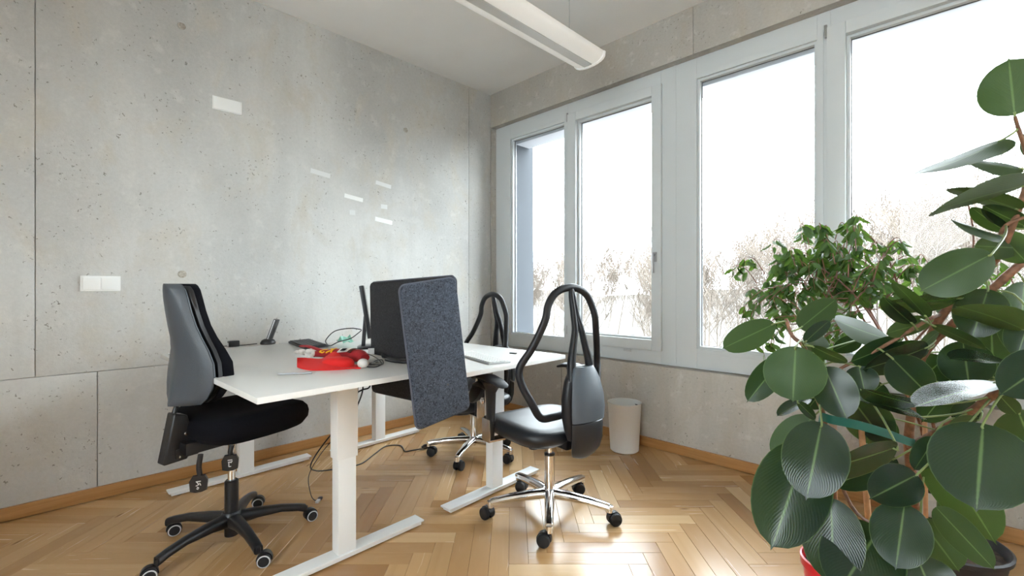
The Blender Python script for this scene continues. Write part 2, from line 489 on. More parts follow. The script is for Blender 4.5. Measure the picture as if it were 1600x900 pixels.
for j in range(-12, 14):
    for i in range(-60, 110):
        for kind in (0, 1):
            u0 = i * PW + j * PL; v0 = i * PW - j * PL
            if kind: u0 -= PW; v0 = v0
            # world axes: u = (s2, s2), v = (-s2, s2)
            cu, cv = (u0 + PL / 2, v0 + PW / 2) if kind == 0 else (u0 + PW / 2, v0 + PL / 2)
            cx, cy = (cu - cv) * s2 + X0, (cu + cv) * s2
            if not (XW - 0.25 < cx < XR + 0.25 and YR - 0.25 < cy < YW + 0.25): continue
            ox, oy = (u0 - v0) * s2 + X0, (u0 + v0) * s2
            ang = R(45) if kind == 0 else R(135)
            if kind: ox, oy = ((u0 + PW) - v0) * s2 + X0, ((u0 + PW) + v0) * s2
            cands.append((cx, cy, ox, oy, ang))
variants = []
for k in range(14):
    tone = [0.05, 0.16, 0.26, 0.34, 0.42, 0.48, 0.54, 0.62, 0.70, 0.28, 0.80, 0.95, 0.10, 0.50][k]
    v_, f_, uv_ = plank_mesh(full, tone, k * 3.7, k * 1.3)
    variants.append(floor_mesh('plank', [(v_, f_, uv_, tone, None)]))
def view_size(cx, cy):
    dep = (cy - cx) * s2; lat = (cx + cy) * s2
    if dep < 0.9: return -1
    px = 800 + 721 * lat / dep; py = 450 + 721 * 1.12 / dep
    if not (-60 < px < 1660 and py < 960): return -1
    return 1 / dep
cands = [(view_size(c[0], c[1]), c) for c in cands]
vis = sorted([c for c in cands if c[0] > 0], key=lambda t: -t[0])
far = [c for c in cands if c[0] <= 0] + vis[300:]
stuff_items = []
def clipped(c):
    cx, cy, ox, oy, ang = c
    ca, sa = math.cos(ang), math.sin(ang)
    poly = full
    e = 0.003
    for a, b, lim in ((-1, 0, -(XW + e)), (1, 0, XR - e), (0, 1, YW - e), (0, -1, -(YR + e))):
        poly = clip(poly, a * ca + b * sa, -a * sa + b * ca, lim - a * ox - b * oy)
        if len(poly) < 3: return None
    return poly
for n_, (sz, c) in enumerate(vis[:300] + far):
    poly = clipped(c)
    if not poly: continue
    T = Matrix.Translation((c[2], c[3], 0)) @ Matrix.Rotation(c[4], 4, 'Z')
    k = rnd.randrange(14)
    if n_ < 300:
        if len(poly) == 4 and poly == full: me = variants[k]
        else:
            tone = 0.2 + 0.6 * rnd.random(); v_, f_, uv_ = plank_mesh(poly, tone, k * 3.7, k * 1.3)
            me = floor_mesh('plank', [(v_, f_, uv_, tone, None)])
        link('plank', me, fl, (c[2], c[3], 0), (0, 0, c[4]))
    else:
        tone = 0.15 + 0.65 * rnd.random(); v_, f_, uv_ = plank_mesh(poly, tone, k * 3.7, k * 1.3)
        stuff_items.append((v_, f_, uv_, tone, T))
o = link('parquet_planks', floor_mesh('parquet_planks', stuff_items), fl); o['kind'] = 'stuff'

# ---- concrete walls: pours with recessed joints
def panel(parent, x0, x1, y0, y1, z0, z1, m=None, b=0.003):
    return obj('concrete_panel', MB().box(x0, x1, y0, y1, z0, z1, b), m or M['concrete'], parent, smooth=30)
wl = setting('wall_left')
obj('joint_backing', MB().box(XW - 0.22, XW - 0.012, YR, YW + 0.34, -0.010, HC), M['concrete'], wl, smooth=0)
j = 0.0016
for y0, y1 in ((YR, -0.054 - j), (-0.054 + j, 2.731 - j), (2.731 + j, YW)):
    panel(wl, XW - 0.02, XW, y0, y1, 0.68 + 0.0015, HC)
for y0, y1 in ((YR, -1.4 - j), (-1.4 + j, 0.176 - j), (0.176 + j, 1.78 - j), (1.78 + j, YW)):
    panel(wl, XW - 0.02, XW, y0, y1, 0, 0.68 - 0.0015)
# form-tie plugs and filler patches on the side wall
for y, z, r in ((0.545, 2.665, 0.020), (0.548, 1.205, 0.022), (2.06, 2.42, 0.020), (2.03, 1.14, 0.016)):
    obj('tie_plug', MB().lathe([(0, 0.0), (r, 0.0), (r, 0.0015), (r * 0.8, 0.003), (0, 0.003)], 20, Matrix.Translation((XW, y, z)) @ Matrix.Rotation(R(90), 4, 'Y')), mat('tie_plug_mortar', (0.36, 0.33, 0.28), 0.9, noise=0.3, nscale=90), wl)

ww = setting('wall_window')
YO = YW + 0.34
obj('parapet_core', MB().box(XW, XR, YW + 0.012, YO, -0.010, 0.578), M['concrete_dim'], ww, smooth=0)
for x0, x1 in ((XW, -2.42 - j), (-2.42 + j, 0.3 - j), (0.3 + j, XR)):
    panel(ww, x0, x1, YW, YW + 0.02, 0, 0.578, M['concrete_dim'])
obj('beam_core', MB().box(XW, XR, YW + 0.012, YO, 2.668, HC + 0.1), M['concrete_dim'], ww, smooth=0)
for x0, x1 in ((XW, -1.309 - j), (-1.309 + j, 0.35 - j), (0.35 + j, XR)):
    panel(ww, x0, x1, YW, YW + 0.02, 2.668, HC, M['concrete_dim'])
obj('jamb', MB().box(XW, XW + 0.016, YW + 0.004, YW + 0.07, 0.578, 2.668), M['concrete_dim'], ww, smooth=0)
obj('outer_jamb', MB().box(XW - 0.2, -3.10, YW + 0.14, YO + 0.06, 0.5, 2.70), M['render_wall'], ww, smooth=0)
obj('outer_lintel', MB().box(-3.10, XR, YW + 0.15, YO, 2.50, 2.668), M['outside_white'], ww, smooth=0)
obj('outer_sill', MB().box(-3.10, XR, YW + 0.15, YO + 0.03, 0.56, 0.615), M['frame'], ww, smooth=0)

ce = setting('ceiling')
obj('ceiling_slab', MB().box(XW - 0.2, XR + 0.2, YR - 0.2, YO, HC, HC + 0.2), M['ceiling'], ce, smooth=0)
wr = setting('wall_right')
obj('plaster_face', MB().box(XR, XR + 0.15, YR, YW + 0.34, -0.12, HC), M['plaster'], wr, smooth=0)
# wall behind the viewer, with a window opening added for fill light
wb_ = setting('wall_rear')
mb = MB()
RX0, RX1, RZ0, RZ1 = -0.8, 0.8, 0.85, 2.6
mb.box(XW - 0.22, RX0, YR - 0.2, YR, -0.12, HC); mb.box(RX1, XR + 0.15, YR - 0.2, YR, -0.12, HC)
mb.box(RX0, RX1, YR - 0.2, YR, -0.12, RZ0); mb.box(RX0, RX1, YR - 0.2, YR, RZ1, HC)
obj('plaster_face', mb, M['plaster'], wb_, smooth=0)
w5 = setting('rear_fill_window')  # unseen window, added so skylight fills the room from behind the camera
mb = MB()
for x in (RX0, -0.03, RX1 - 0.06): mb.box(x, x + 0.06, YR - 0.12, YR - 0.04, RZ0, RZ1)
for z in (RZ0, RZ1 - 0.06): mb.box(RX0, RX1, YR - 0.12, YR - 0.04, z, z + 0.06)
obj('window_frame', mb, M['frame'], w5, smooth=0)
for x in (RX0 + 0.06, 0.03): obj('pane', MB().box(x, x + 0.71, YR - 0.09, YR - 0.08, RZ0 + 0.06, RZ1 - 0.06), M['glass'], w5, smooth=0)

# ---- skirting boards
bl = tag(obj('baseboard_left', MB().box(XW, XW + 0.016, YR, YW, 0.004, 0.068, 0.003), M['skirt']), kind='structure')
br = tag(obj('baseboard_window', MB().box(XW + 0.016, XR, YW - 0.016, YW, 0.004, 0.068, 0.003), M['skirt']), kind='structure')

# ---- windows
YF = YW + 0.06
def bars(mb, x0, x1, z0, z1, wl_, wr_, wb, wt, y0, y1, b=0.004):
    mb.box(x0, x0 + wl_, y0, y1, z0, z1, b); mb.box(x1 - wr_, x1, y0, y1, z0, z1, b)
    mb.box(x0 + wl_, x1 - wr_, y0, y1, z0, z0 + wb, b); mb.box(x0 + wl_, x1 - wr_, y0, y1, z1 - wt, z1, b)
def light(win, x0, x1, z0, z1):
    """a glazed light: stepped glazing bead, gasket, pane (x0..z1 = visible glass)"""
    mb = MB(); bars(mb, x0 - 0.016, x1 + 0.016, z0 - 0.016, z1 + 0.016, 0.016, 0.016, 0.016, 0.016, YF + 0.012, YF + 0.06, 0.002)
    obj('glazing_bead', mb, M['frame'], win)
    mb = MB(); bars(mb, x0 - 0.002, x1 + 0.002, z0 - 0.002, z1 + 0.002, 0.005, 0.005, 0.005, 0.005, YF + 0.040, YF + 0.046, 0)
    obj('gasket', mb, M['gasket'], win, smooth=0)
    obj('pane', MB().box(x0, x1, YF + 0.047, YF + 0.056, z0, z1), M['glass'], win, smooth=0)
def handle(win, x, z):
    h = obj('handle', MB().box(x - 0.014, x + 0.014, YF - 0.030, YF - 0.020, z - 0.035, z + 0.035, 0.004).tube([(x, YF - 0.022, z + 0.015), (x, YF - 0.058, z + 0.015)], 0.009, 10)
        .tube(smooth_path([(x, YF - 0.058, z + 0.022), (x, YF - 0.060, z - 0.01), (x, YF - 0.056, z - 0.07), (x, YF - 0.054, z - 0.115)], 4), 0.0095, 10, flat=1.2), M['handle_metal'], win)
    return h
ZB, ZT = 0.583, 2.666
def window_unit(name, xl, xm0, xm1, xr, g):
    """fixed light left, opening leaf right"""
    w = setting(name)
    (a0, a1, az0, az1), (s0, s1, sz0, sz1), (b0, b1, bz0, bz1) = g
    mb = MB()
    mb.box(xl, a0 - 0.016, YF, YF + 0.08, ZB, ZT, 0.003)
    mb.box(a0 - 0.016, a1 + 0.016, YF, YF + 0.08, ZB, az0 - 0.016, 0.003)
    mb.box(a0 - 0.016, a1 + 0.016, YF, YF + 0.08, az1 + 0.016, ZT, 0.003)
    mb.box(a1 + 0.016, xm1, YF, YF + 0.08, ZB, ZT, 0.003)
    mb.box(xm1, s1 - 0.01, YF, YF + 0.08, ZB, sz0 + 0.012, 0.003)
    mb.box(xm1, s1 - 0.01, YF, YF + 0.08, sz1 - 0.012, ZT, 0.003)
    mb.box(s1 - 0.01, xr, YF, YF + 0.08, ZB, ZT, 0.003)
    obj('window_frame', mb, M['frame'], w)
    # thin cover strip around the fixed light
    mb = MB(); bars(mb, a0 - 0.058, a1 + 0.046, az0 - 0.05, az1 + 0.05, 0.042, 0.030, 0.034, 0.034, YF - 0.004, YF + 0.004, 0.0015)
    obj('cover_strip', mb, M['frame'], w)
    light(w, a0, a1, az0, az1)
    mb = MB(); bars(mb, s0, s1, sz0, sz1, b0 - 0.016 - s0, s1 - b1 - 0.016, bz0 - 0.016 - sz0, sz1 - bz1 - 0.016, YF - 0.022, YF + 0.055, 0.005)
    obj('sash', mb, M['frame'], w)
    light(w, b0, b1, bz0, bz1)
    for z in (sz1 - 0.02, sz0 + 0.10):
        obj('hinge', MB().lathe([(0, -0.035), (0.007, -0.035), (0.007, 0.035), (0, 0.035)], 12, Matrix.Translation((s0 - 0.006, YF - 0.014, z))), M['handle_metal'], w)
    return w
w1 = window_unit('window_1', XW + 0.016, -2.451, -2.40, -1.462, ((-3.062, -2.449, 0.712, 2.508), (-2.39, -1.556, 0.678, 2.568), (-2.288, -1.645, 0.768, 2.484)))
handle(w1, -1.60, 1.345)
obj('drain_cap', MB().box(-1.86, -1.80, YF - 0.018, YF, 0.652, 0.668, 0.003), M['silver_plastic'], w1)
w2 = window_unit('window_2', -1.460, -0.58, -0.56, 0.42, ((-1.294, -0.640, 0.735, 2.508), (-0.575, 0.34, 0.678, 2.568), (-0.473, 0.25, 0.768, 2.484)))
handle(w2, 0.295, 1.345)
w4 = window_unit('added_daylight_window', 0.424, 1.28, 1.30, XR - 0.01, ((0.56, 1.22, 0.735, 2.508), (1.285, 2.2, 0.678, 2.568), (1.39, 2.10, 0.768, 2.484)))  # unseen pair right of the view, added to admit more daylight
handle(w4, 2.15, 1.345)
tag(obj('trim_1', MB().box(-1.468, -1.455, YF - 0.003, YF + 0.002, ZB, ZT, 0.001), M['frame']), kind='structure')

# ---- switches, wall plates, paper strips
t = thing('power_socket', 'white double power socket plate low on the concrete wall left of the black chair', 'power socket', (XW, 0.189, 1.147))
obj('frame', MB().box(0, 0.009, -0.081, 0.081, -0.0405, 0.0405, 0.003), M['white_plastic'], t)
for s in (-1, 1): obj('rocker', MB().box(0.007, 0.013, s * 0.037 - 0.034, s * 0.037 + 0.034, -0.032, 0.032, 0.0025), M['white_plastic'], t)
t = thing('wall_plate', 'blank white cover plate high on the concrete wall', 'wall plate', (XW, 0.780, 2.262))
obj('frame', MB().box(0, 0.006, -0.081, 0.081, -0.041, 0.041, 0.002), M['white_plastic'], t)
obj('cover', MB().box(0.005, 0.010, -0.076, 0.076, -0.036, 0.036, 0.003), M['white_plastic'], t)
strips = [((1.291, 1.963), (1.432, 1.922), 0.033, 'longest pale paper strip on the concrete wall, leftmost of the cluster'),
 ((1.538, 1.826), (1.685, 1.779), 0.030, 'bright white paper strip low in the middle of the wall cluster'),
 ((1.578, 1.712), (1.623, 1.670), 0.036, 'small faint paper scrap right below the middle white strip'),
 ((1.792, 1.963), (1.926, 1.919), 0.030, 'faint paper strip topmost on the right side of the wall cluster'),
 ((1.836, 1.783), (1.892, 1.752), 0.034, 'small square paper scrap between the two right-hand strips'),
 ((1.786, 1.676), (1.937, 1.635), 0.034, 'bright white paper strip, lowest and rightmost on the concrete wall')]
mfp = mat('faded_paper', (0.69, 0.70, 0.69), 0.85)
for n_, ((ya, za), (yb, zb), hh, lb) in enumerate(strips):
    a = math.atan2(-(0.018 if yb - ya > 0.1 else 0.0), yb - ya)
    zc = (za + zb) / 2
    tag(obj('paper_strip', MB().box(0, 0.0012, -(yb - ya) / 2, (yb - ya) / 2, -hh / 2, hh / 2), mfp if 'faint' in lb or 'pale' in lb or 'square' in lb else M['paper'], None, 0, loc=(XW + 0.0003, (ya + yb) / 2, zc), rot=(a, 0, 0)), lb, 'paper', 'paper strips on the wall')

# ---- hanging lamp
lx, lz, ly1, ly0 = -1.672, 2.485, 2.345, -0.30
t = thing('pendant_lamp', 'long white linear lamp hanging on wires below the ceiling', 'lamp', (lx, 1.0, lz))
L0, L1 = ly0 - 1.0, ly1 - 1.0
def extr(prof, y0, y1): return MB().loft([[(x, y0, z) for x, z in prof], [(x, y1, z) for x, z in prof]])
obj('body', extr([(-0.028, 0.0), (0.028, 0.0), (0.028, 0.050), (-0.028, 0.050)], L0, L1 - 0.012), M['lamp_body'], t, bevel=0.002)
for s in (-1, 1):
    pr = [(s * 0.031, 0.002)] + [(s * (0.031 + 0.079 * math.sin(R(a))), 0.052 - 0.050 * math.cos(R(a))) for a in range(12, 91, 13)] + [(s * 0.110, 0.058), (s * 0.031, 0.058)]
    obj('diffuser', extr(pr, L0, L1 - 0.014), M['lamp_white'], t)
cp = [(-0.114, 0.060)] + [(-0.114 * math.cos(R(a)), 0.056 - 0.060 * math.sin(R(a)) ** 0.6) for a in range(15, 170, 15)] + [(0.114, 0.060)]
obj('end_cap', extr(cp, L1 - 0.010, L1 + 0.010), M['lamp_white'], t, bevel=0.003)
obj('end_cap', extr(cp, L0 - 0.012, L0), M['lamp_white'], t, bevel=0.003)
for y in (L1 - 0.20, L0 + 0.2):
    wv = obj('suspension_wire', MB().tube([(0, y, 0.06), (0, y, HC - lz)], 0.0016, 6), M['steel_dim'], t)
    obj('wire_grip', MB().lathe([(0, 0), (0.006, 0), (0.006, 0.045), (0.003, 0.055), (0, 0.055)], 10, Matrix.Translation((0, y, 0.055))), M['steel_dim'], t)

# ================================================================ desks
def desk(name, label, loc, rz, W, D, zt, legs_x, foot_y, foot_len, th=0.022):
    """local: +x = end towards the viewer (x=0), desk runs to -W ; y 0..D"""
    t = thing(name, label, 'desk', (loc[0], loc[1], 0), rz)
    obj('desktop', MB().box(-W, 0, 0, D, zt - th, zt, 0.003), M['desktop'], t)
    mb = MB()
    for y in (0.12, D - 0.16): mb.box(-W + 0.12, -0.22, y, y + 0.04, zt - th - 0.045, zt - th - 0.001, 0.002)
    obj('underframe', mb, M['white_steel'], t)
    for i, x in enumerate(legs_x):
        leg = obj('leg', MB().box(x - 0.032, x + 0.032, foot_y - 0.045, foot_y + 0.045, 0.42, zt - th - 0.002, 0.004).box(x - 0.027, x + 0.027, foot_y - 0.039, foot_y + 0.039, 0.030, 0.425, 0.003), M['white_steel'], t)
        ft = obj('foot', MB().box(x - 0.036, x + 0.036, foot_y - foot_len / 2, foot_y + foot_len / 2, 0.022, 0.030, 0.003).box(x - 0.030, x + 0.030, foot_y - foot_len / 2 + 0.012, foot_y + foot_len / 2 - 0.012, 0.008, 0.023, 0.002), M['white_steel'], t)
        for s in (-1, 1): obj('glide', MB().lathe([(0, 0), (0.016, 0), (0.014, 0.010), (0, 0.010)], 12, Matrix.Translation((x, foot_y + s * (foot_len / 2 - 0.05), 0))), M['rubber'], ft)
    return t
ZA, ZBK = 0.765, 0.745
deskA = desk('desk', 'white desk nearest the viewer, with the red hat on it', (-1.643, 0.474), R(2.0), 1.49, 0.785, ZA, (-0.20, -1.42), 0.400, 0.76)
deskB = desk('desk', 'white desk behind the felt screens, with the thin white board on it', (-1.602, 1.315), R(2.5), 1.55, 0.75, ZBK, (-0.255, -1.44), 0.435, 0.70)
# cable clip under the far desk edge
# ---- felt screens
def felt_panel(name, label, w, h, m, loc, rot, holes=(), r=0.028, th=0.030):
    t = thing(name, label, 'screen', loc); t.rotation_euler = rot
    mb = MB()
    rings = []
    for off, d in ((0.006, 0.0), (0.0015, 0.003), (0.0, 0.009)):
        rings.append([(x, -th / 2 + d, z) for x, z in rrect(w - 2 * off, h - 2 * off, r - off, 7)])
    for off, d in ((0.0, 0.009), (0.0015, 0.003), (0.006, 0.0)):
        rings.append([(x, th / 2 - d, z) for x, z in rrect(w - 2 * off, h - 2 * off, r - off, 7)])
    mb.loft(rings)
    obj('felt_body', mb, m, t, smooth=50)
    pts = [(x, 0, z) for x, z in rrect(w + 0.001, h + 0.001, r, 7)]
    obj('edge_piping', MB().tube(pts, 0.0045, 8, closed=True, up=(0, 1, 0)), M['piping'], t)
    for x, z in holes:
        obj('button', MB().lathe([(0, 0.0), (0.005, 0.0), (0.0045, 0.0015), (0, 0.0015)], 14, Matrix.Translation((x, -th / 2, z)) @ Matrix.Rotation(R(90), 4, 'X')), M['dark'], t)
    return t
felt_panel('felt_screen', 'dark grey felt screen standing between the two desks', 0.71, 0.60, M['felt_dark'], (-1.990, 1.271, 0.866), (0, R(-2.0), R(2.3)))
felt_panel('felt_screen', 'blue-grey felt screen hanging askew at the desk ends, with two buttons', 0.275, 0.585, M['felt_light'], (-1.583, 1.135, 0.860), (0, R(-8.0), R(90)), ((-0.005, 0.13), (0.03, -0.15)))

# ================================================================ chairs
def section(cx, cy, z, hx, hy, n=20, p=2.4, dy=0.0):
    out = []
    for j in range(n):
        a = 2 * PI * j / n; c, s_ = math.cos(a), math.sin(a)
        out.append((cx + hx * math.copysign(abs(c) ** (2 / p), c), cy + hy * math.copysign(abs(s_) ** (2 / p), s_), z))
    return out
def caster(parent, x, y, ang, m_hood, ring, rw=0.029, top=0.075, label=None):
    """twin-wheel caster, swivelled to ang"""
    T = Matrix.Translation((x, y, 0)) @ Matrix.Rotation(ang, 4, 'Z')
    ca = obj('caster', MB().lathe([(0, 0.055), (0.009, 0.055), (0.009, top), (0, top)], 10, T)
        .loft([[(0.022 + (rw + 0.003) * math.cos(a), yy, rw + (rw + 0.004) * math.sin(a)) for a in [R(d) for d in range(-10, 200, 15)]] + [(0.022 - rw * 0.9, yy, rw), (0.022 + rw * 0.9, yy, rw)] for yy in (-0.012, 0.012)], T=T), m_hood, parent, smooth=50)
    for s in (-1, 1):
        W = T @ Matrix.Translation((0.022, s * 0.018, rw)) @ Matrix.Rotation(R(90) * -s, 4, 'X')
        w = obj('wheel', MB().lathe([(0, -0.009), (rw * 0.9, -0.009), (rw, -0.006), (rw, 0.004), (rw * 0.92, 0.009), (rw * 0.76, 0.0102), (0, 0.0104)], 24, W), M['rubber'], ca, smooth=35)
        if ring:   # pale tread ring
            w.data.materials.append(M['ring'])
            for f in w.data.polygons:
                c = W.inverted() @ f.center
                r = math.hypot(c.x, c.y)
                if rw * 0.78 < r < rw * 0.95 and c.z > 0.005: f.material_index = 1

def base_parts(t, ang0, rr, m_spoke, m_hood, chrome, swivel):
    hub_prof = [(0, 0.070), (0.026, 0.070), (0.034, 0.085), (0.034, 0.118), (0.028, 0.130), (0, 0.130)] if chrome else [(0, 0.022), (0.028, 0.022), (0.028, 0.060), (0.042, 0.080), (0.042, 0.115), (0.034, 0.128), (0, 0.128)]
    obj('hub', MB().lathe(hub_prof, 24), m_spoke, t)
    for k in range(5):
        a = ang0 + k * R(72); T = Matrix.Rotation(a, 4, 'Z')
        if chrome:
            path = [(0.020, 0.103), (0.10, 0.103), (0.20, 0.098), (0.275, 0.089), (0.300, 0.085)]
            hw = [0.024, 0.0235, 0.021, 0.0195, 0.018]; hh = [0.024, 0.022, 0.019, 0.0175, 0.016]
        else:
            path = [(0.020, 0.092), (0.10, 0.097), (0.20, 0.092), (0.27, 0.078), (0.305, 0.066)]
            hw = [0.030, 0.025, 0.020, 0.019, 0.018]; hh = [0.030, 0.022, 0.016, 0.016, 0.018]
        rings = []
        for (x, z), w_, h_ in zip(path, hw, hh):
            rings.append([(x, w_ * math.copysign(abs(math.cos(b)) ** 0.7, math.cos(b)), z + h_ * math.copysign(abs(math.sin(b)) ** 0.7, math.sin(b))) for b in [2 * PI * q / 14 for q in range(14)]])
        sp = obj('spoke', MB().loft(rings, T=T), m_spoke, t, smooth=50)
        cx, cy = rr * math.cos(a), rr * math.sin(a)
        if chrome: obj('socket', MB().lathe([(0, 0.062), (0.0145, 0.062), (0.0155, 0.092), (0, 0.094)], 14, Matrix.Translation((cx, cy, 0))), m_spoke, sp)
        caster(t, cx, cy, swivel[k], m_hood, not chrome, 0.030 if chrome else 0.027)

def seat_mesh(hx, y0, y1, zb, zt, front=0.86, dip=0.012, drop=0.02):
    """padded seat: stacked superellipse outlines"""
    rings = []
    cy, hy = (y0 + y1) / 2, (y1 - y0) / 2
    for z, s in ((zb, 0.80), (zb + 0.010, 0.90), (zb + (zt - zb) * 0.35, 0.985), (zb + (zt - zb) * 0.62, 1.0), (zb + (zt - zb) * 0.84, 0.975), (zt, 0.90), (zt + 0.003, 0.70), (zt - dip * 0.3, 0.40)):
        ring = []
        for j in range(36):
            a = 2 * PI * j / 36; c, s_ = math.cos(a), math.sin(a)
            x = hx * s * math.copysign(abs(c) ** 0.50, c); y = cy + hy * s * math.copysign(abs(s_) ** 0.50, s_)
            f = (y - cy) / hy
            x *= 1.0 - (1 - front) * max(0, f) ** 2
            ring.append((x, y, z - (drop * max(0, f - 0.55) ** 1.5 if z > zb + 0.02 else 0) + 0.012 * (abs(x) / hx) ** 2 * (z > zb + 0.02)))
        rings.append(ring)
    return MB().loft(rings)

def chrome_chair(label, loc, rz, base_ang, swivel, low=0.0):
    t = thing('office_chair', label, 'chair', (*loc, 0), rz, 'chrome-based office chairs with loop backs')
    base_parts(t, base_ang, 0.300, M['chrome'], M['black_plastic'], True, swivel)
    col = obj('gas_column', MB().lathe([(0, 0.10), (0.0255, 0.10), (0.0255, 0.292), (0, 0.292)], 22), M['chrome'], t)
    obj('collar', MB().lathe([(0, 0.292), (0.0265, 0.292), (0.0265, 0.301), (0.018, 0.304), (0, 0.304)], 22), M['black_plastic'], col)
    obj('piston', MB().lathe([(0, 0.30), (0.0145, 0.30), (0.0145, 0.335), (0.0185, 0.337), (0.0185, 0.350), (0.0155, 0.352), (0.0155, 0.362), (0.0185, 0.364), (0.0185, 0.42), (0, 0.42)], 18), M['chrome'], col)
    obj('mechanism', MB().box(-0.07, 0.07, -0.20, 0.10, 0.380, 0.425, 0.012).box(-0.030, 0.030, -0.27, -0.15, 0.385, 0.420, 0.008), M['black_plastic'], t)
    obj('lever', MB().tube([(0.02, 0.02, 0.395), (0.12, 0.05, 0.385), (0.20, 0.06, 0.375)], 0.006, 8), M['black_plastic'], t)
    obj('tension_knob', MB().lathe([(0, 0), (0.024, 0), (0.027, 0.01), (0.027, 0.055), (0, 0.06)], 14, Matrix.Translation((-0.085, 0.02, 0.335))), M['black_plastic'], t)
    obj('seat_shell', seat_mesh(0.215, -0.155, 0.275, 0.372, 0.425, 0.9, 0, 0), M['black_plastic'], t)
    obj('seat', seat_mesh(0.250, -0.195, 0.300, 0.390, 0.464, 0.88), M['mesh_leather'], t, smooth=60)
    # arms
    for s in (-1, 1):
        arm = obj('armrest', MB().loft([section(s * 0.282, 0.105, 0.485, 0.014, 0.030, 14), section(s * 0.282, 0.105, 0.56, 0.014, 0.034, 14), section(s * 0.283, 0.105, 0.625, 0.015, 0.040, 14), section(s * 0.284, 0.100, 0.655, 0.020, 0.062, 14), section(s * 0.285, 0.095, 0.672, 0.030, 0.088, 14)]), M['black_plastic'], t, smooth=60)
        pad = []
        for y, z, hx, hz in ((-0.015, 0.664, 0.018, 0.004), (0.00, 0.670, 0.034, 0.008), (0.05, 0.683, 0.043, 0.012), (0.12, 0.692, 0.045, 0.014), (0.19, 0.688, 0.042, 0.013), (0.235, 0.676, 0.032, 0.009), (0.25, 0.668, 0.016, 0.004)):
            pad.append([(s * 0.285 + hx * math.cos(a), y, z + hz * math.sin(a)) for a in [2 * PI * q / 16 for q in range(16)]])
        obj('arm_pad', MB().loft(pad), M['rubber'], arm, smooth=60)
        br_ = obj('arm_bracket', MB().box(s * 0.296 - 0.003, s * 0.296 + 0.003, 0.092, 0.158, 0.385, 0.492, 0.002).box(min(s * 0.10, s * 0.296), max(s * 0.10, s * 0.296), 0.098, 0.152, 0.380, 0.390, 0.002), M['satin'], t)
        obj('bracket_cover', MB().box(s * 0.278 - 0.012, s * 0.278 + 0.012, 0.094, 0.156, 0.392, 0.500, 0.005), M['black_plastic'], br_)
        if s < 0:   # swung-down swivel paddle with its bolt
            T = Matrix.Translation((s * 0.292, 0.215, 0.605)) @ Matrix.Rotation(R(-50), 4, 'X') @ Matrix.Rotation(R(8), 4, 'Z')
            sw = obj('arm_paddle', MB().loft([[(x, hy * math.cos(a), zc + 0.034 * math.sin(a) * 1.0) for a in [2 * PI * q / 20 for q in range(20)]] for x, hy, zc in ((-0.013, 0.066, 0), (-0.006, 0.074, 0), (0.006, 0.074, 0), (0.013, 0.066, 0))], T=T), M['frame_black'], arm, smooth=60)
            obj('arm_bolt', MB().lathe([(0, 0), (0.016, 0), (0.016, 0.006), (0.009, 0.007), (0.009, 0.013), (0, 0.013)], 16, Matrix.Translation((s * 0.296, 0.150, 0.575)) @ Matrix.Rotation(R(-90), 4, 'Y')), M['chrome'], arm)
            obj('arm_link', MB().tube([(s * 0.284, 0.13, 0.64), (s * 0.286, 0.19, 0.65), (s * 0.288, 0.25, 0.63)], [0.016, 0.020, 0.014], 12), M['frame_black'], arm)
    # loop backrest
    half = [(0.0, -0.200, 0.535), (0.10, -0.196, 0.530), (0.168, -0.182, 0.534), (0.210, -0.166, 0.605), (0.246, -0.140, 0.69), (0.250, -0.132, 0.76), (0.212, -0.165, 0.84), (0.180, -0.190, 0.92), (0.158, -0.205, 0.985), (0.140, -0.200, 1.04), (0.108, -0.200, 1.088), (0.060, -0.200, 1.116), (0.0, -0.200, 1.126)]
    loop = half + [(-x, y, z) for x, y, z in reversed(half[1:-1])]
    obj('back_frame', MB().tube(smooth_path(loop, 5, True), 0.0160, 12, closed=True, up=(0, 1, 0), flat=1.15), M['frame_black'], t, smooth=70, loc=(0, 0.048, 0))
    for s in (-1, 1):
        obj('spine', MB().tube(smooth_path([(0.0, -0.202, 1.126), (s * 0.007, -0.212, 1.08), (s * 0.011, -0.230, 1.00), (s * 0.020, -0.250, 0.93), (s * 0.040, -0.258, 0.85), (s * 0.056, -0.265, 0.78), (s * 0.062, -0.272, 0.70)], 5), lerp_list([0.011, 0.013, 0.0145, 0.016, 0.018, 0.021, 0.022], 5), 12, up=(0, 1, 0), flat=0.95), M['frame_black'], t, smooth=70, loc=(0, 0.048, 0))
    lum = obj('lumbar_pad', MB().loft([section(0, -0.262, z, hx, hy, 24) for z, hx, hy in ((0.785, 0.052, 0.016), (0.775, 0.062, 0.026), (0.72, 0.090, 0.036), (0.64, 0.106, 0.042), (0.56, 0.104, 0.042), (0.50, 0.090, 0.038), (0.45, 0.07, 0.03))]), M['frame_black'], t, smooth=60, loc=(0, 0.048, -0.02))
    def shell(z_list):
        rings = []
        for z, hx, y in z_list:
            o_ = [(hx * math.sin(R(a)), y - 0.030 * math.cos(R(a)) + 0.012, z) for a in range(-78, 79, 12)]
            i_ = [(x * 0.93, yy + 0.010, z) for x, yy, _ in reversed(o_)]
            rings.append(o_ + i_)
        return MB().loft(rings)
    obj('lumbar_shell', shell([(0.788, 0.062, -0.290), (0.775, 0.070, -0.296), (0.73, 0.088, -0.310), (0.66, 0.102, -0.322), (0.60, 0.106, -0.326), (0.547, 0.102, -0.324)]), M['blue_shell'], t, smooth=60, loc=(0, 0.048, -0.022))
    obj('mechanism_cover', shell([(0.540, 0.098, -0.318), (0.530, 0.100, -0.320), (0.46, 0.098, -0.318), (0.415, 0.090, -0.308), (0.385, 0.070, -0.292), (0.372, 0.040, -0.280)]), M['mesh_leather'], t, smooth=60, loc=(0, 0.048, -0.022))
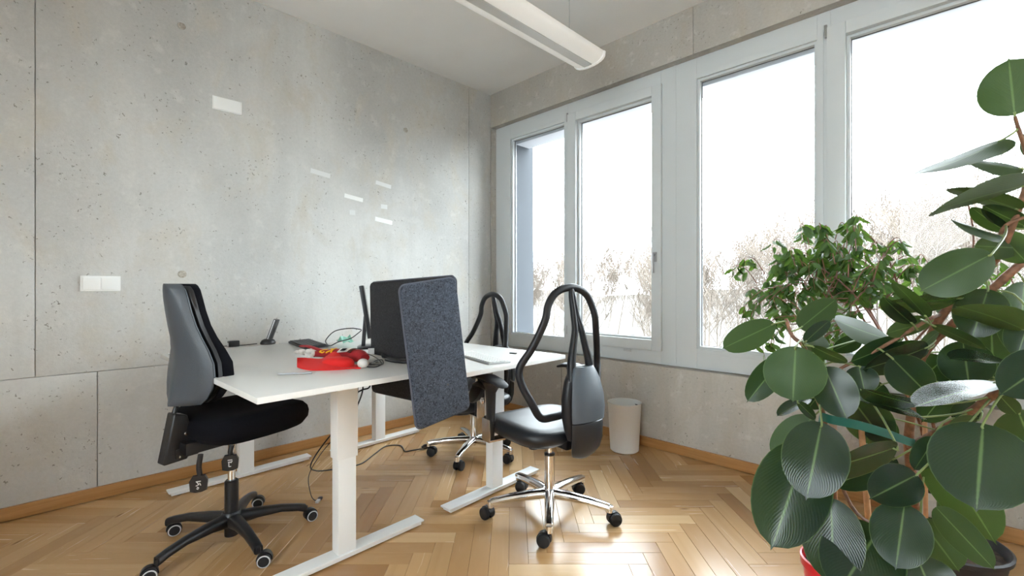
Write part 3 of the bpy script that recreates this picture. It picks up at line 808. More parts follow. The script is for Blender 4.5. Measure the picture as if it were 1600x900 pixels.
    obj('cover_bolt', MB().lathe([(0, 0), (0.008, 0), (0.008, 0.016), (0, 0.016)], 12, Matrix.Translation((0.083, -0.29, 0.44)) @ Matrix.Rotation(R(90), 4, 'Y')), M['rubber'], t, loc=(0, 0.048, -0.022))
    for o in t.children:
        if o.name.split('.')[0] not in ('hub', 'spoke', 'caster', 'gas_column'): o.location.z -= low
    return t
sw = [R(a) for a in (200, 120, 300, 60, 250)]
chrome_chair('office chair with chrome base and grey lumbar shell, standing in front of the window', (-1.495, 1.760), R(81), R(-131), [R(a) for a in (125, -20, 160, -60, 100)])
chrome_chair('office chair with chrome base half hidden behind the far desk and felt screens', (-2.385, 2.02), R(171), R(-159), [R(a) for a in (20, 80, 140, 220, 300)], 0.045)

# ---- black task chair on the left
t = thing('office_chair', 'black task chair with a padded seat and five-star plastic base, at the nearest desk', 'chair', (-2.345, 0.572, 0), R(15))
base_parts(t, R(-11), 0.305, M['black_plastic'], M['black_plastic'], False, [R(a) for a in (50, 75, 52, 70, -112)])
col = obj('gas_column', MB().lathe([(0, 0.10), (0.028, 0.10), (0.0275, 0.262), (0.022, 0.268), (0, 0.268)], 22), M['black_plastic'], t)
obj('piston', MB().lathe([(0, 0.26), (0.0145, 0.26), (0.0145, 0.48), (0, 0.48)], 18), M['chrome'], col)
obj('mechanism', MB().box(-0.08, 0.08, -0.22, 0.10, 0.452, 0.502, 0.012).box(-0.035, 0.035, -0.235, -0.15, 0.435, 0.475, 0.008), M['black_plastic'], t)
obj('seat', seat_mesh(0.240, -0.195, 0.300, 0.480, 0.585, 0.84, 0.010, 0.05), M['black_fabric'], t, smooth=60)
obj('back_bracket', MB().prism([(-0.275, 0.422), (-0.190, 0.425), (-0.165, 0.50), (-0.190, 0.605), (-0.238, 0.620)], -0.030, 0.030, 'x'), M['black_plastic'], t, bevel=0.006)
for y, z in ((-0.215, 0.445), (-0.198, 0.485), (-0.190, 0.53)):
    obj('bolt', MB().lathe([(0, 0), (0.008, 0), (0.006, 0.004), (0, 0.005)], 10, Matrix.Translation((0.0305, y - 0.006, z)) @ Matrix.Rotation(R(90), 4, 'Y')), M['satin'], t)
obj('back_post', MB().tube([(0, -0.232, 0.60), (0, -0.212, 0.66), (0, -0.190, 0.72)], 0.009, 12), M['black_plastic'], t)
prof = [(0.648, 0.075, -0.212), (0.655, 0.115, -0.210), (0.68, 0.152, -0.204), (0.72, 0.176, -0.196), (0.77, 0.184, -0.190), (0.82, 0.172, -0.188), (0.87, 0.142, -0.192), (0.92, 0.114, -0.203), (0.97, 0.097, -0.216), (1.03, 0.084, -0.228), (1.08, 0.076, -0.236), (1.115, 0.064, -0.240), (1.133, 0.044, -0.242), (1.140, 0.02, -0.242)]
def back_loft(y_a, y_b, sc, curve, ridge=False):
    rings = []
    for z, hx, y in prof:
        z = 0.90 + (z - 0.90) * sc; hx *= sc
        f, b = [], []
        for q in range(13):
            u = -1 + q / 6.0
            e = (1 - abs(u) ** 3) ** 0.5 if abs(u) < 1 else 0
            cv = curve * u * u
            rg = (0.016 * math.exp(-((u) / 0.28) ** 2) * max(0, min(1, (0.98 - z) / 0.25))) if ridge else 0
            b.append((u * hx, y + cv + y_a + (1 - e) * 0.02 - rg, z)); f.append((u * hx, y + cv + y_a + (y_b - y_a) * (1 + (0.35 * math.exp(-((z - 0.79) / 0.10) ** 2) if y_b > 0.05 else 0)) - (1 - e) * abs(y_b - y_a) * 0.4, z))
        rings.append(b + list(reversed(f)))
    return MB().loft(rings)
obj('back_shell', back_loft(-0.022, 0.004, 1.0, 0.030, True), M['grey_shell'], t, smooth=60)
obj('back_rim', back_loft(0.006, 0.014, 0.985, 0.030), M['black_plastic'], t, smooth=60)
obj('back_cushion', back_loft(0.016, 0.074, 1.0, 0.030), M['black_fabric'], t, smooth=60)
def paddle(x, y, z0, z1, tip, mk):
    p = obj('lever', MB().tube(smooth_path([(x, y, z0), (x + tip * 0.4, y - 0.005, (z0 + z1) / 2 + 0.01), (x + tip, y, z1 + 0.03)], 4), 0.0095, 10)
        .prism([(-0.020, 0.030), (0.020, 0.030), (0.030, 0.012), (0.027, -0.026), (0.010, -0.032), (-0.010, -0.032), (-0.027, -0.026), (-0.030, 0.012)], -0.008, 0.008, 'y', T=Matrix.Translation((x + tip, y - 0.004, z1)) @ Matrix.Rotation(R(55), 4, 'Z')), M['black_plastic'], t, bevel=0.0)
    T = Matrix.Translation((x + tip, y - 0.004, z1)) @ Matrix.Rotation(R(55), 4, 'Z')
    mb = MB()
    for a, b_ in mk:
        (xa, za), (xb, zb) = a, b_
        L = math.hypot(xb - xa, zb - za); an = math.atan2(zb - za, xb - xa)
        mb.box(0, L, -0.0105, -0.0083, -0.0013, 0.0013, 0, T @ Matrix.Translation((xa, 0, za)) @ Matrix.Rotation(-an, 4, 'Y'))
    obj('symbol', mb, M['mark'], p, smooth=0)
paddle(0.200, -0.225, 0.485, 0.375, -0.005, [((-0.008, 0.010), (0.008, 0.010)), ((-0.006, 0.010), (0.002, -0.002)), ((0.002, -0.002), (-0.008, -0.006)), ((0.004, 0.004), (0.008, -0.006)), ((-0.004, -0.010), (0.002, -0.016)), ((-0.006, -0.016), (0.0, -0.020))])
paddle(0.195, -0.105, 0.485, 0.415, -0.005, [((-0.008, 0.012), (0.008, 0.012)), ((-0.007, 0.004), (0.007, 0.004)), ((-0.004, 0.004), (-0.004, -0.014)), ((-0.004, -0.014), (0.004, -0.014)), ((0.003, 0.0), (0.008, 0.008))])

# ================================================================ waste bin
t = thing('waste_bin', 'white cylindrical waste bin standing on the floor by the window wall', 'waste bin', (-1.715, 2.820, 0))
obj('bin_body', MB().lathe([(0.0, 0.0), (0.089, 0.0), (0.097, 0.006), (0.1135, 0.325), (0.1165, 0.328), (0.1165, 0.334), (0.111, 0.334), (0.094, 0.012), (0.0, 0.010)], 48, cap=False), M['bin_white'], t, smooth=50)
obj('grip_hole', MB().prism([(-0.022, -0.005), (0.022, -0.005), (0.022, 0.005), (-0.022, 0.005)], 0.0, 0.002, 'z', T=Matrix.Rotation(R(70), 4, 'Z') @ Matrix.Translation((0.1080, 0, 0.300)) @ Matrix.Rotation(R(90), 4, 'Z') @ Matrix.Rotation(R(86), 4, 'X')), M['dark'], t, smooth=0)

# ================================================================ things on the near desk
# red hat: felt brim curling up
def cap_point(u, v):
    """u along the brim 0..1, v across 0..1"""
    a = -1.0 + 2.0 * u
    x = 0.155 * a
    w = 0.085 * max(0.0, 1 - abs(a) ** 2.6) ** 0.5 + 0.0015
    y = (v - 0.5) * 2 * w
    z = 0.004 + 0.028 * (0.5 + 0.5 * math.cos(PI * min(1, abs(a + 0.15)))) * v ** 0.8 + 0.034 * math.exp(-((a - 0.1) / 0.28) ** 2) * v + 0.05 * max(0, -a - 0.35) ** 1.2 * (0.4 + v)
    return (x, y, z)
t = thing('red_hat', 'bright red felt hat brim lying on the near desk', 'hat', (-2.045, 0.880, ZA + 0.0008), R(52))
t.scale = (0.86, 0.86, 1.0)
nu, nv = 22, 8
vs = [cap_point(i / nu, k / nv) for i in range(nu + 1) for k in range(nv + 1)]
vs2 = [(x, y, max(z - 0.004, 0.0)) for x, y, z in vs]
q = lambda i, k: i * (nv + 1) + k
N = len(vs)
fs = [(q(i, k), q(i + 1, k), q(i + 1, k + 1), q(i, k + 1)) for i in range(nu) for k in range(nv)]
fs += [tuple(N + a for a in reversed(f)) for f in fs]
rim = [q(i, 0) for i in range(nu + 1)] + [q(nu, k) for k in range(1, nv + 1)] + [q(i, nv) for i in range(nu - 1, -1, -1)] + [q(0, k) for k in range(nv - 1, 0, -1)]
fs += [(rim[i], N + rim[i], N + rim[(i + 1) % len(rim)], rim[(i + 1) % len(rim)]) for i in range(len(rim))]
obj('brim', MB().add(vs + vs2, fs), M["red_felt"], t, smooth=60)
crown = []
for z, s_ in ((0.0, 1.0), (0.018, 1.0), (0.034, 0.88), (0.044, 0.6), (0.047, 0.25)):
    crown.append([(0.045 + 0.085 * s_ * math.cos(a), 0.012 + 0.060 * s_ * math.sin(a), z) for a in [2 * PI * q_ / 24 for q_ in range(24)]])
obj('crown', MB().loft(crown), M['red_felt'], t, smooth=60)
obj('strap', MB().box(0.09, 0.175, -0.060, -0.040, 0.001, 0.005, 0.001), M['red_felt'], t)
# dark red knitted stocking
t = thing('knitted_stocking', 'dark red knitted stocking with yellow letters and a white patch behind the red hat', 'stocking', (-2.195, 1.02, ZA + 0.001), R(14))
sp = smooth_path([(-0.20, -0.035, 0.022), (-0.13, -0.015, 0.026), (-0.05, 0.0, 0.030), (0.04, 0.008, 0.030), (0.10, 0.012, 0.030), (0.15, 0.004, 0.024)], 5)
rs = lerp_list([0.014, 0.018, 0.026, 0.030, 0.030, 0.018], 5)
obj('body', MB().tube(sp, rs, 16, flat=1.35, T=Matrix.Diagonal((1, 1, 0.98, 1))), M['dark_red'], t, smooth=70)
def strip(pa, pb, w, zoff=0.0):
    """felt strip laid over the roll; points are (along, angle in degrees round the roll)"""
    mb = MB(); rings = []
    for k in range(7):
        s_ = k / 6; al = pa[0] + (pb[0] - pa[0]) * s_; an = R(pa[1] + (pb[1] - pa[1]) * s_)
        i = min(range(len(sp)), key=lambda i_: abs(sp[i_].x - al)); c = sp[i]; r = rs[i] + 0.0012 + zoff
        ring = []
        for da, dl in ((-1, -1), (1, -1), (1, 1), (-1, 1)):
            pass
        d = Vector((pb[0] - pa[0], (R(pb[1]) - R(pa[1])) * 0.03)).normalized(); nx, na = -d.y, d.x
        for sg in (-1, 1):
            a2 = an + sg * na * w / 2 / 0.03; x2 = al + sg * nx * w / 2
            ring.append((x2, c.y + r * 1.35 * math.sin(a2) * -1, c.z + r * math.cos(a2)))
            ring.append((x2, c.y + (r + 0.002) * 1.35 * math.sin(a2) * -1, c.z + (r + 0.002) * math.cos(a2)))
        rings.append([ring[0], ring[2], ring[3], ring[1]])
    return mb.loft(rings)
def letters(lines, m, w=0.0075, name='letter'):
    for grp in lines:
        mb = MB()
        for pa, pb in grp:
            s_ = strip(pa, pb, w); mb.add(s_.v, s_.f)
        obj(name, mb, m, t, smooth=50)
letters([[((-0.048, 72), (-0.048, 0)), ((-0.048, 34), (-0.084, 70)), ((-0.052, 36), (-0.084, 0))], [((-0.098, 58), (-0.112, 68)), ((-0.112, 68), (-0.132, 52)), ((-0.132, 52), (-0.132, 24)), ((-0.132, 24), (-0.112, 6)), ((-0.112, 6), (-0.098, 14))]], M['yellow'], 0.0085)
obj('white_patch', strip((-0.012, 40), (0.050, 25), 0.030), M['fluff'], t, smooth=50)
obj('dark_patch', strip((0.008, 34), (0.034, 30), 0.014, 0.0016), M['black_fabric'], t, smooth=50)
obj('brown_band', strip((0.070, 60), (0.072, -30), 0.020), mat('brown_felt', (0.07, 0.018, 0.010), 0.9), t, smooth=50)
tag(obj('pompom', MB().ellipsoid((0, 0, 0.021), (0.025, 0.025, 0.021), 18, 12), M['fluff'], None, 70, loc=(-1.925, 0.985, ZA + 0.001)), 'round white pompom at the right end of the red hat on the desk', 'pompom')
# crumpled white fluffy trim with a red ribbon
t = thing('fluffy_trim', 'crumpled white fluffy trim tied with a dark red ribbon, left of the stocking', 'trim', (-2.395, 0.93, ZA + 0.001), R(20))
r_ = random.Random(3)
mb = MB()
for k in range(22):
    mb.ellipsoid((r_.uniform(-0.055, 0.055), r_.uniform(-0.03, 0.03), 0.013 + r_.random() * 0.026), (r_.uniform(0.009, 0.018), r_.uniform(0.008, 0.016), r_.uniform(0.008, 0.013)), 10, 7)
obj('fluff', mb, M['fluff'], t, smooth=70)
obj('ribbon', MB().tube(smooth_path([(-0.11, 0.05, 0.05), (-0.06, 0.045, 0.052), (-0.01, 0.035, 0.048), (0.05, 0.045, 0.035), (0.11, 0.07, 0.028)], 4), 0.006, 8, flat=2.8), M['dark_red'], t, smooth=60)
# cables and small things
def cable(name, label, pts, r=0.0025, cat='cable', k=7, extra=None, m=None):
    t = thing(name, label, cat, pts[0])
    o0 = Vector(pts[0])
    obj('cord', MB().tube([p - o0 for p in smooth_path(pts, k)], r, 8), m or M['cable'], t, smooth=60)
    return t, o0
z = ZA + 0.004
t, o0 = cable('coiled_cable', 'thin black cable looped loosely beside the red hat on the near desk', [(-2.40, 0.96, z), (-2.44, 1.03, z + 0.02), (-2.30, 1.09, z + 0.035), (-2.13, 1.13, z + 0.02), (-1.97, 1.10, z + 0.004), (-1.90, 1.04, z), (-1.92, 1.00, z + 0.003), (-1.97, 1.07, z + 0.014), (-2.02, 1.13, z + 0.008), (-1.97, 1.11, z), (-1.91, 1.06, z + 0.004), (-1.93, 1.02, z + 0.010), (-2.00, 1.10, z + 0.004)], 0.0022)
t = thing('usb_adapter', 'small grey adapter block beside the pompom', 'adapter', (-1.975, 1.035, ZA + 0.001), R(20))
obj('body', MB().box(-0.035, 0.035, -0.012, 0.012, 0, 0.018, 0.003), M['steel_dim'], t)
obj('plug', MB().box(0.035, 0.050, -0.006, 0.006, 0.005, 0.012, 0.001), M['silver_plastic'], t)
t = thing('paper_tag', 'small white paper tag standing folded against the dark felt screen', 'paper tag', (-2.30, 1.225, ZA + 0.001), R(60))
obj('leaf_front', MB().box(-0.016, 0.016, -0.001, 0.0, 0, 0.036, 0, Matrix.Rotation(R(20), 4, 'X')), M['paper'], t, smooth=0)
t = thing('headphones', 'black clip with a short lead lying in front of the dark screen', 'clip', (-2.00, 1.180, ZA + 0.001), R(8))
obj('body', MB().tube(smooth_path([(-0.03, -0.012, 0.008), (0.05, -0.02, 0.008), (0.10, -0.005, 0.008), (0.05, 0.015, 0.010), (-0.03, 0.008, 0.012), (-0.07, -0.002, 0.018)], 4), 0.009, 8, flat=1.5), M['black_plastic'], t, smooth=60)
obj('tip', MB().ellipsoid((-0.075, -0.002, 0.022), (0.010, 0.008, 0.012), 10, 8), M['black_plastic'], t, smooth=60)
t.name = 'clip'
# thin pen half under the hat
tag(obj('pen', MB().tube([(0, 0, 0.0045), (0.13, 0, 0.0045)], 0.004, 8), M['steel_dim'], None, 50, loc=(-2.02, 0.66, ZA), rot=(0, 0, R(58))), 'slim grey pen half under the brim of the red hat', 'pen')
# keyboard
t = thing('keyboard', 'black computer keyboard at the wall end of the near desk', 'keyboard', (-2.955, 1.14, ZA), R(-7))
obj('case', MB().box(-0.20, 0.20, -0.068, 0.068, 0.001, 0.014, 0.003, Matrix.Rotation(R(2), 4, 'X')), M['key_gap'], t)
mb = MB()
for r2 in range(5):
    for c2 in range(17):
        mb.box(-0.191 + c2 * 0.0226, -0.191 + c2 * 0.0226 + 0.019, -0.060 + r2 * 0.0245, -0.060 + r2 * 0.0245 + 0.020, 0.014, 0.019, 0, Matrix.Rotation(R(2), 4, 'X'))
o = obj('keys', mb, M['key'], t, smooth=0); o['kind'] = 'stuff'
# cordless phone in its cradle
t = thing('cordless_phone', 'black and silver cordless phone standing in its charging cradle by the wall', 'phone', (-3.195, 0.985, ZA), R(-42))
obj('cradle', MB().loft([section(0, 0, z_, a_, b_, 20) for z_, a_, b_ in ((0.0, 0.046, 0.040), (0.010, 0.050, 0.043), (0.026, 0.040, 0.034), (0.034, 0.026, 0.020))]), M['black_plastic'], t, smooth=60)
hT = Matrix.Translation((0, 0.004, 0.018)) @ Matrix.Rotation(R(-20), 4, 'X')
hs = obj('handset', MB().box(-0.023, 0.023, -0.011, 0.011, 0.0, 0.150, 0.006, hT), M['black_plastic'], t, smooth=50)
obj('side_trim', MB().box(-0.0245, 0.0245, -0.005, 0.001, 0.004, 0.146, 0.002, hT), M['silver_plastic'], hs)
obj('display', MB().box(-0.016, 0.016, -0.0125, -0.0105, 0.095, 0.135, 0, hT), M['screen'], hs, smooth=0)
obj('keypad', MB().box(-0.018, 0.018, -0.0125, -0.0105, 0.015, 0.085, 0, hT), M['key'], hs, smooth=0)
# power adapter + lead along the wall
t, o0 = cable('power_lead', 'black lead with a small adapter lying along the wall behind the black chair', [(-3.20, 0.50, z), (-3.21, 0.60, z), (-3.20, 0.70, z + 0.004), (-3.22, 0.78, z), (-3.21, 0.86, z), (-3.23, 0.93, z)], 0.003)
obj('adapter', MB().box(-0.02, 0.02, -0.030, 0.030, 0, 0.038, 0.008, Matrix.Translation((0.005, 0.29, -0.004))), M['black_plastic'], t, smooth=50)
obj('adapter_label', MB().box(-0.014, 0.014, -0.032, -0.0295, 0.006, 0.024, 0.001, Matrix.Translation((0.005, 0.29, -0.004))), M['silver_plastic'], t)
tag(obj('desk_grommet', MB().box(-0.035, 0.035, -0.02, 0.02, 0, 0.004, 0.0015), M['steel_dim'], None, 40, loc=(-3.05, 0.47, ZA + 0.0003), rot=(0, 0, R(2))), 'flat grey cable cover on the left corner of the near desk', 'cable cover')

# ================================================================ things on the far desk
t = thing('monitor', 'thin black computer monitor seen edge-on beside the dark felt screen', 'monitor', (-2.735, 1.435, ZBK), R(-28))
mT = Matrix.Translation((0, -0.012, 0.235)) @ Matrix.Rotation(R(9), 4, 'X')
hsg = obj('housing', MB().box(-0.25, 0.25, -0.014, 0.012, -0.155, 0.160, 0.006, mT), M['black_plastic'], t)
obj('display_panel', MB().box(-0.242, 0.242, 0.0115, 0.0135, -0.146, 0.152, 0, mT), M['screen'], hsg, smooth=0)
obj('stand', MB().box(-0.022, 0.022, -0.020, 0.004, 0.008, 0.20, 0.004, Matrix.Translation((0, -0.022, 0)) @ Matrix.Rotation(R(-4), 4, 'X')), M['black_plastic'], t)
obj('foot', MB().loft([section(0, 0.01, z_, a_, b_, 28, 3) for z_, a_, b_ in ((0.0, 0.105, 0.075), (0.006, 0.107, 0.077), (0.012, 0.095, 0.066))]), M['black_plastic'], t, smooth=50)
zb = ZBK + 0.004
cable('monitor_cable', 'two black cables arching from the monitor down to the desk', [(-2.76, 1.40, 0.86), (-2.83, 1.36, 0.865), (-2.92, 1.30, 0.845), (-2.96, 1.26, 0.79), (-2.90, 1.24, ZA + 0.004), (-2.80, 1.22, ZA + 0.004), (-2.78, 1.26, 0.79), (-2.74, 1.32, 0.81), (-2.74, 1.37, 0.84), (-2.755, 1.40, 0.855)], 0.0032)
t = thing('crumpled_foil', 'crumpled pale green foil lying behind the monitor cables', 'foil', (-3.02, 1.42, ZBK + 0.002))
r_ = random.Random(8); mb = MB()
vs = [((i - 3) * 0.016 + r_.uniform(-.005, .005), (k - 2) * 0.018 + r_.uniform(-.006, .006), 0.004 + (0.012 + r_.random() * 0.05) * (1 - abs(i - 3) / 4) ) for i in range(7) for k in range(5)]
fs = [(i * 5 + k, (i + 1) * 5 + k, (i + 1) * 5 + k + 1, i * 5 + k + 1) for i in range(6) for k in range(4)]
o = obj('sheet', MB().add(vs, fs), M['green'], t, smooth=0); so = o.modifiers.new('thickness', 'SOLIDIFY'); so.thickness = 0.0015
t = thing('slim_keyboard', 'slim white keyboard on the far desk right of the felt screens', 'keyboard', (-1.875, 1.635, ZBK + 0.0008), R(-14))
obj('case', MB().box(-0.215, 0.215, -0.062, 0.062, 0, 0.008, 0.002), M['silver_plastic'], t)
o = MB()
for r2 in range(5):
    for c2 in range(17): o.box(-0.205 + c2 * 0.0242, -0.205 + c2 * 0.0242 + 0.0205, -0.055 + r2 * 0.0225, -0.055 + r2 * 0.0225 + 0.019, 0.008, 0.0115)
o = obj('keys', o, M['white_plastic'], t, smooth=0); o['kind'] = 'stuff'
tag(obj('usb_stick', MB().box(-0.022, 0.022, -0.006, 0.006, 0, 0.006, 0.001), M['black_plastic'], None, 40, loc=(-1.875, 1.885, ZBK + 0.0005), rot=(0, 0, R(20))), 'tiny black stick alone on the right end of the far desk', 'memory stick')

# ================================================================ cables under and between the desks
t, o0 = cable('power_cable', 'black cable hanging under the near desk, looping round to its left', [(-2.40, 1.05, 0.735), (-2.40, 1.04, 0.62), (-2.37, 1.06, 0.56), (-2.32, 1.10, 0.555), (-2.28, 1.16, 0.585), (-2.27, 1.20, 0.60), (-2.265, 1.205, 0.68), (-2.27, 1.21, 0.735)], 0.004)
t, o0 = cable('power_cable', 'long black power cable running from the near desk over the floor to a plug', [(-2.33, 1.10, 0.735), (-2.31, 1.16, 0.66), (-2.29, 1.17, 0.58), (-2.34, 1.13, 0.44), (-2.44, 1.06, 0.33), (-2.62, 1.03, 0.14), (-2.80, 1.14, 0.02), (-2.78, 1.28, 0.0045), (-2.76, 1.40, 0.0045), (-2.86, 1.55, 0.0045), (-2.94, 1.68, 0.0045), (-2.88, 1.76, 0.0045), (-2.76, 1.72, 0.0045), (-2.74, 1.76, 0.0045), (-2.715, 1.83, 0.006)], 0.004, k=8)
pT = Matrix.Translation(Vector((-2.71, 1.85, 0.017)) - o0) @ Matrix.Rotation(R(80), 4, 'Z')
pl_ = obj('plug', MB().lathe([(0, -0.025), (0.006, -0.025), (0.016, -0.008), (0.017, 0.016), (0, 0.016)], 16, pT @ Matrix.Rotation(R(90), 4, 'Y')), M['black_plastic'], t, smooth=50)
mb = MB()
for s in (-1, 1): mb.tube([(0.016, s * 0.009, 0), (0.035, s * 0.009, 0)], 0.0024, 8, T=pT)
obj('plug_pin', mb, M['chrome'], pl_)
t, o0 = cable('usb_cable', 'thin cable hanging behind the near desk leg down to a white tip on the floor', [(-2.30, 1.14, 0.735), (-2.31, 1.15, 0.55), (-2.38, 1.10, 0.38), (-2.46, 1.02, 0.24), (-2.52, 0.98, 0.12), (-2.50, 0.98, 0.03), (-2.465, 0.985, 0.004), (-2.44, 1.00, 0.004)], 0.002)
obj('usb_plug', MB().box(-0.004, 0.028, -0.008, 0.008, 0.0, 0.010, 0.001, Matrix.Translation(Vector((-2.44, 1.00, 0.001)) - o0) @ Matrix.Rotation(R(-45), 4, 'Z')), M['white_plastic'], t)
obj('usb_grip', MB().box(-0.028, -0.003, -0.009, 0.009, 0.0, 0.013, 0.003, Matrix.Translation(Vector((-2.44, 1.00, 0.0005)) - o0) @ Matrix.Rotation(R(-45), 4, 'Z')), M['black_plastic'], t)

# ================================================================ plants
def leaf_mesh(b, t, wd, w, droop=0.10, cup=0.16, n=16, m=8, point=0.045, thick=True, seed=0):
    """leaf from base b to tip t; wd = direction across the blade; returns verts relative to b"""
    b = Vector(b); t = Vector(t); wd = Vector(wd).normalized(); ax = t - b; L = ax.length; ax.normalize()
    wd = (wd - ax * wd.dot(ax)).normalized()
    nr = ax.cross(wd).normalized()
    rr = random.Random(seed)
    ph, am = rr.random() * 6, 0.012 + rr.random() * 0.018
    tw = rr.uniform(-0.12, 0.12)
    vs, uv = [], []
    for i in range(n + 1):
        s = 0.5 - 0.5 * math.cos(PI * i / n)
        body = min(1, s / (1 - point))
        h = (max(0, 4 * body * (1 - body)) ** 0.5 * (1.03 - 0.10 * body)) if s < 1 - point else 0
        if s > 1 - point * 2: h = max(h, 0.10 * (1 - s) / (point * 2))
        if i == 0: h = 0.03
        if i == n: h = 0.004
        hw = w / 2 * h
        for k in range(m + 1):
            u = -1 + 2 * k / m
            z = -droop * L * (s ** 2) + droop * L * s + cup * hw * abs(u) ** 1.3 + am * w * math.sin(ph + s * 9) * abs(u) * h
            zt_ = tw * u * hw * s
            p = ax * (s * L) + wd * (u * hw) + nr * (z + zt_)
            vs.append(tuple(p)); uv.append((0.5 + u * 0.5, s))
    fs = [((i + 1) * (m + 1) + k, (i + 1) * (m + 1) + k + 1, i * (m + 1) + k + 1, i * (m + 1) + k) for i in range(n) for k in range(m)]
    return vs, fs, uv
def leaf_obj(name, parent, b, t, wd, w, material, stem=None, **kw):
    vs, fs, uv = leaf_mesh(b, t, wd, w, **kw)
    nl = len(fs)
    # orient: upper side normal = ax x wd
    if stem is not None:
        mb = MB(); d = Vector(stem) - Vector(b)
        mid = d * 0.5 + (Vector(b) - Vector(t)).normalized() * min(0.02, d.length * 0.3)
        mb.tube(smooth_path([d, mid, (0, 0, 0), (Vector(t) - Vector(b)) * 0.06], 3), 0.0026, 6)
        o = len(vs); vs = vs + mb.v; fs = fs + [tuple(i + o for i in f) for f in mb.f]; uv = uv + [(0.5, 0.5)] * len(mb.v)
    me = bpy.data.meshes.new(name); me.from_pydata(vs, [], fs); me.materials.append(material); me.materials.append(M['petiole'])
    ul = me.uv_layers.new(name='UVMap')
    for lp in me.loops: ul.data[lp.index].uv = uv[lp.vertex_index]
    me.polygons.foreach_set('material_index', [0 if i < nl else 1 for i in range(len(fs))])
    me.shade_smooth(); me.update()
    return link(name, me, parent, tuple(Vector(b) - parent.location))
def near_stem(b, stems, lim=0.30):
    best = None
    for s in stems:
        for a, c in zip(s, s[1:]):
            a, c = Vector(a), Vector(c); d = c - a
            u = max(0, min(1, (Vector(b) - a).dot(d) / d.length_squared)); p = a + d * u
            q_ = (p - Vector(b)).length
            if best is None or q_ < best[0]: best = (q_, p)
    return best[1] if best and best[0] < lim else None

# the black tub with the big rubber plant
PB = (-0.080, 2.400, 0)
t0 = thing('rubber_plant', 'tall rubber plant leaning into the right edge of the picture, in a black tub', 'plant', PB)
obj('tub', MB().lathe([(0, 0.012), (0.130, 0.012), (0.150, 0.020), (0.176, 0.150), (0.186, 0.155), (0.188, 0.170), (0.180, 0.174), (0.172, 0.168), (0.160, 0.11), (0, 0.11)], 40, cap=False), M['black_pot'], t0, smooth=45)
obj('saucer', MB().lathe([(0, 0.0), (0.17, 0.0), (0.200, 0.022), (0.204, 0.026), (0.196, 0.026), (0.168, 0.008), (0, 0.008)], 40, cap=False), M['black_pot'], t0, smooth=45)
obj('soil', MB().lathe([(0, 0.145), (0.168, 0.140), (0.168, 0.11), (0, 0.11)], 28), M['soil'], t0)
PR = (-0.318, 1.835, 0)
t1 = thing('rubber_plant', 'smaller rubber plant with large low leaves, staked in a red pot', 'plant', PR)
obj('pot', MB().lathe([(0, 0.0), (0.072, 0.0), (0.098, 0.195), (0.104, 0.197), (0.105, 0.222), (0.099, 0.224), (0.095, 0.21), (0.088, 0.17), (0, 0.17)], 40, cap=False), M['red_pot'], t1, smooth=45)
obj('soil', MB().lathe([(0, 0.200), (0.090, 0.196), (0.088, 0.172), (0, 0.17)], 28), M['soil'], t1)
STEMS0 = [[[-0.152, 2.309, 0.024], [-0.152, 2.252, 0.226], [-0.151, 2.14, 0.426], [-0.151, 1.999, 0.616], [-0.133, 1.932, 0.778], [-0.113, 1.895, 0.905], [-0.068, 1.855, 1.037], [-0.001, 1.837, 1.131], [0.048, 1.816, 1.208], [0.073, 1.77, 1.288], [0.094, 1.735, 1.379], [0.096, 1.722, 1.441], [0.079, 1.677, 1.506], [0.071, 1.655, 1.538]], [[0.142, 1.868, 1.244], [0.084, 1.838, 1.18], [0.036, 1.847, 1.118], [-0.041, 1.882, 1.018], [-0.114, 1.909, 0.904], [-0.141, 1.952, 0.732]], [[-0.152, 2.012, 0.598], [-0.114, 1.922, 0.647], [-0.04, 1.827, 0.737], [0.017, 1.742, 0.817], [0.044, 1.656, 0.865], [0.092, 1.577, 0.918], [0.13, 1.587, 0.964]], [[-0.068, 1.855, 1.043], [-0.091, 1.748, 1.032], [-0.159, 1.736, 0.973], [-0.213, 1.696, 0.931], [-0.281, 1.657, 0.882]], [[0.048, 1.816, 1.208], [0.049, 1.774, 1.254], [0.06, 1.757, 1.285], [0.091, 1.76, 1.302]]]
STEMS1 = [[[-0.309, 1.812, 0.2], [-0.313, 1.766, 0.449], [-0.321, 1.701, 0.626], [-0.321, 1.659, 0.734], [-0.342, 1.609, 0.835], [-0.356, 1.596, 0.94], [-0.391, 1.603, 0.975], [-0.411, 1.611, 1.027]], [[-0.322, 1.686, 0.669], [-0.295, 1.629, 0.622], [-0.267, 1.459, 0.563]], [[-0.321, 1.701, 0.626], [-0.244, 1.595, 0.509], [-0.172, 1.496, 0.506]]]
for s, r0, r1 in zip(STEMS0, (0.0165, 0.010, 0.0115, 0.0055, 0.005), (0.0035, 0.011, 0.008, 0.004, 0.004)):
    P_ = smooth_path(s, 4); n_ = len(P_)
    obj('stem', MB().tube([p - t0.location for p in P_], [(r0 + (r1 - r0) * i / (n_ - 1)) * (1 + 0.10 * (i % 3 == 0)) for i in range(n_)], 10), M['bark'], t0, smooth=70)
for s, r0, r1 in zip(STEMS1, (0.008, 0.006, 0.005), (0.005, 0.004, 0.004)):
    P_ = smooth_path(s, 4); n_ = len(P_)
    obj('stem', MB().tube([p - t1.location for p in P_], [r0 + (r1 - r0) * i / (n_ - 1) for i in range(n_)], 10), M['bark'], t1, smooth=70)
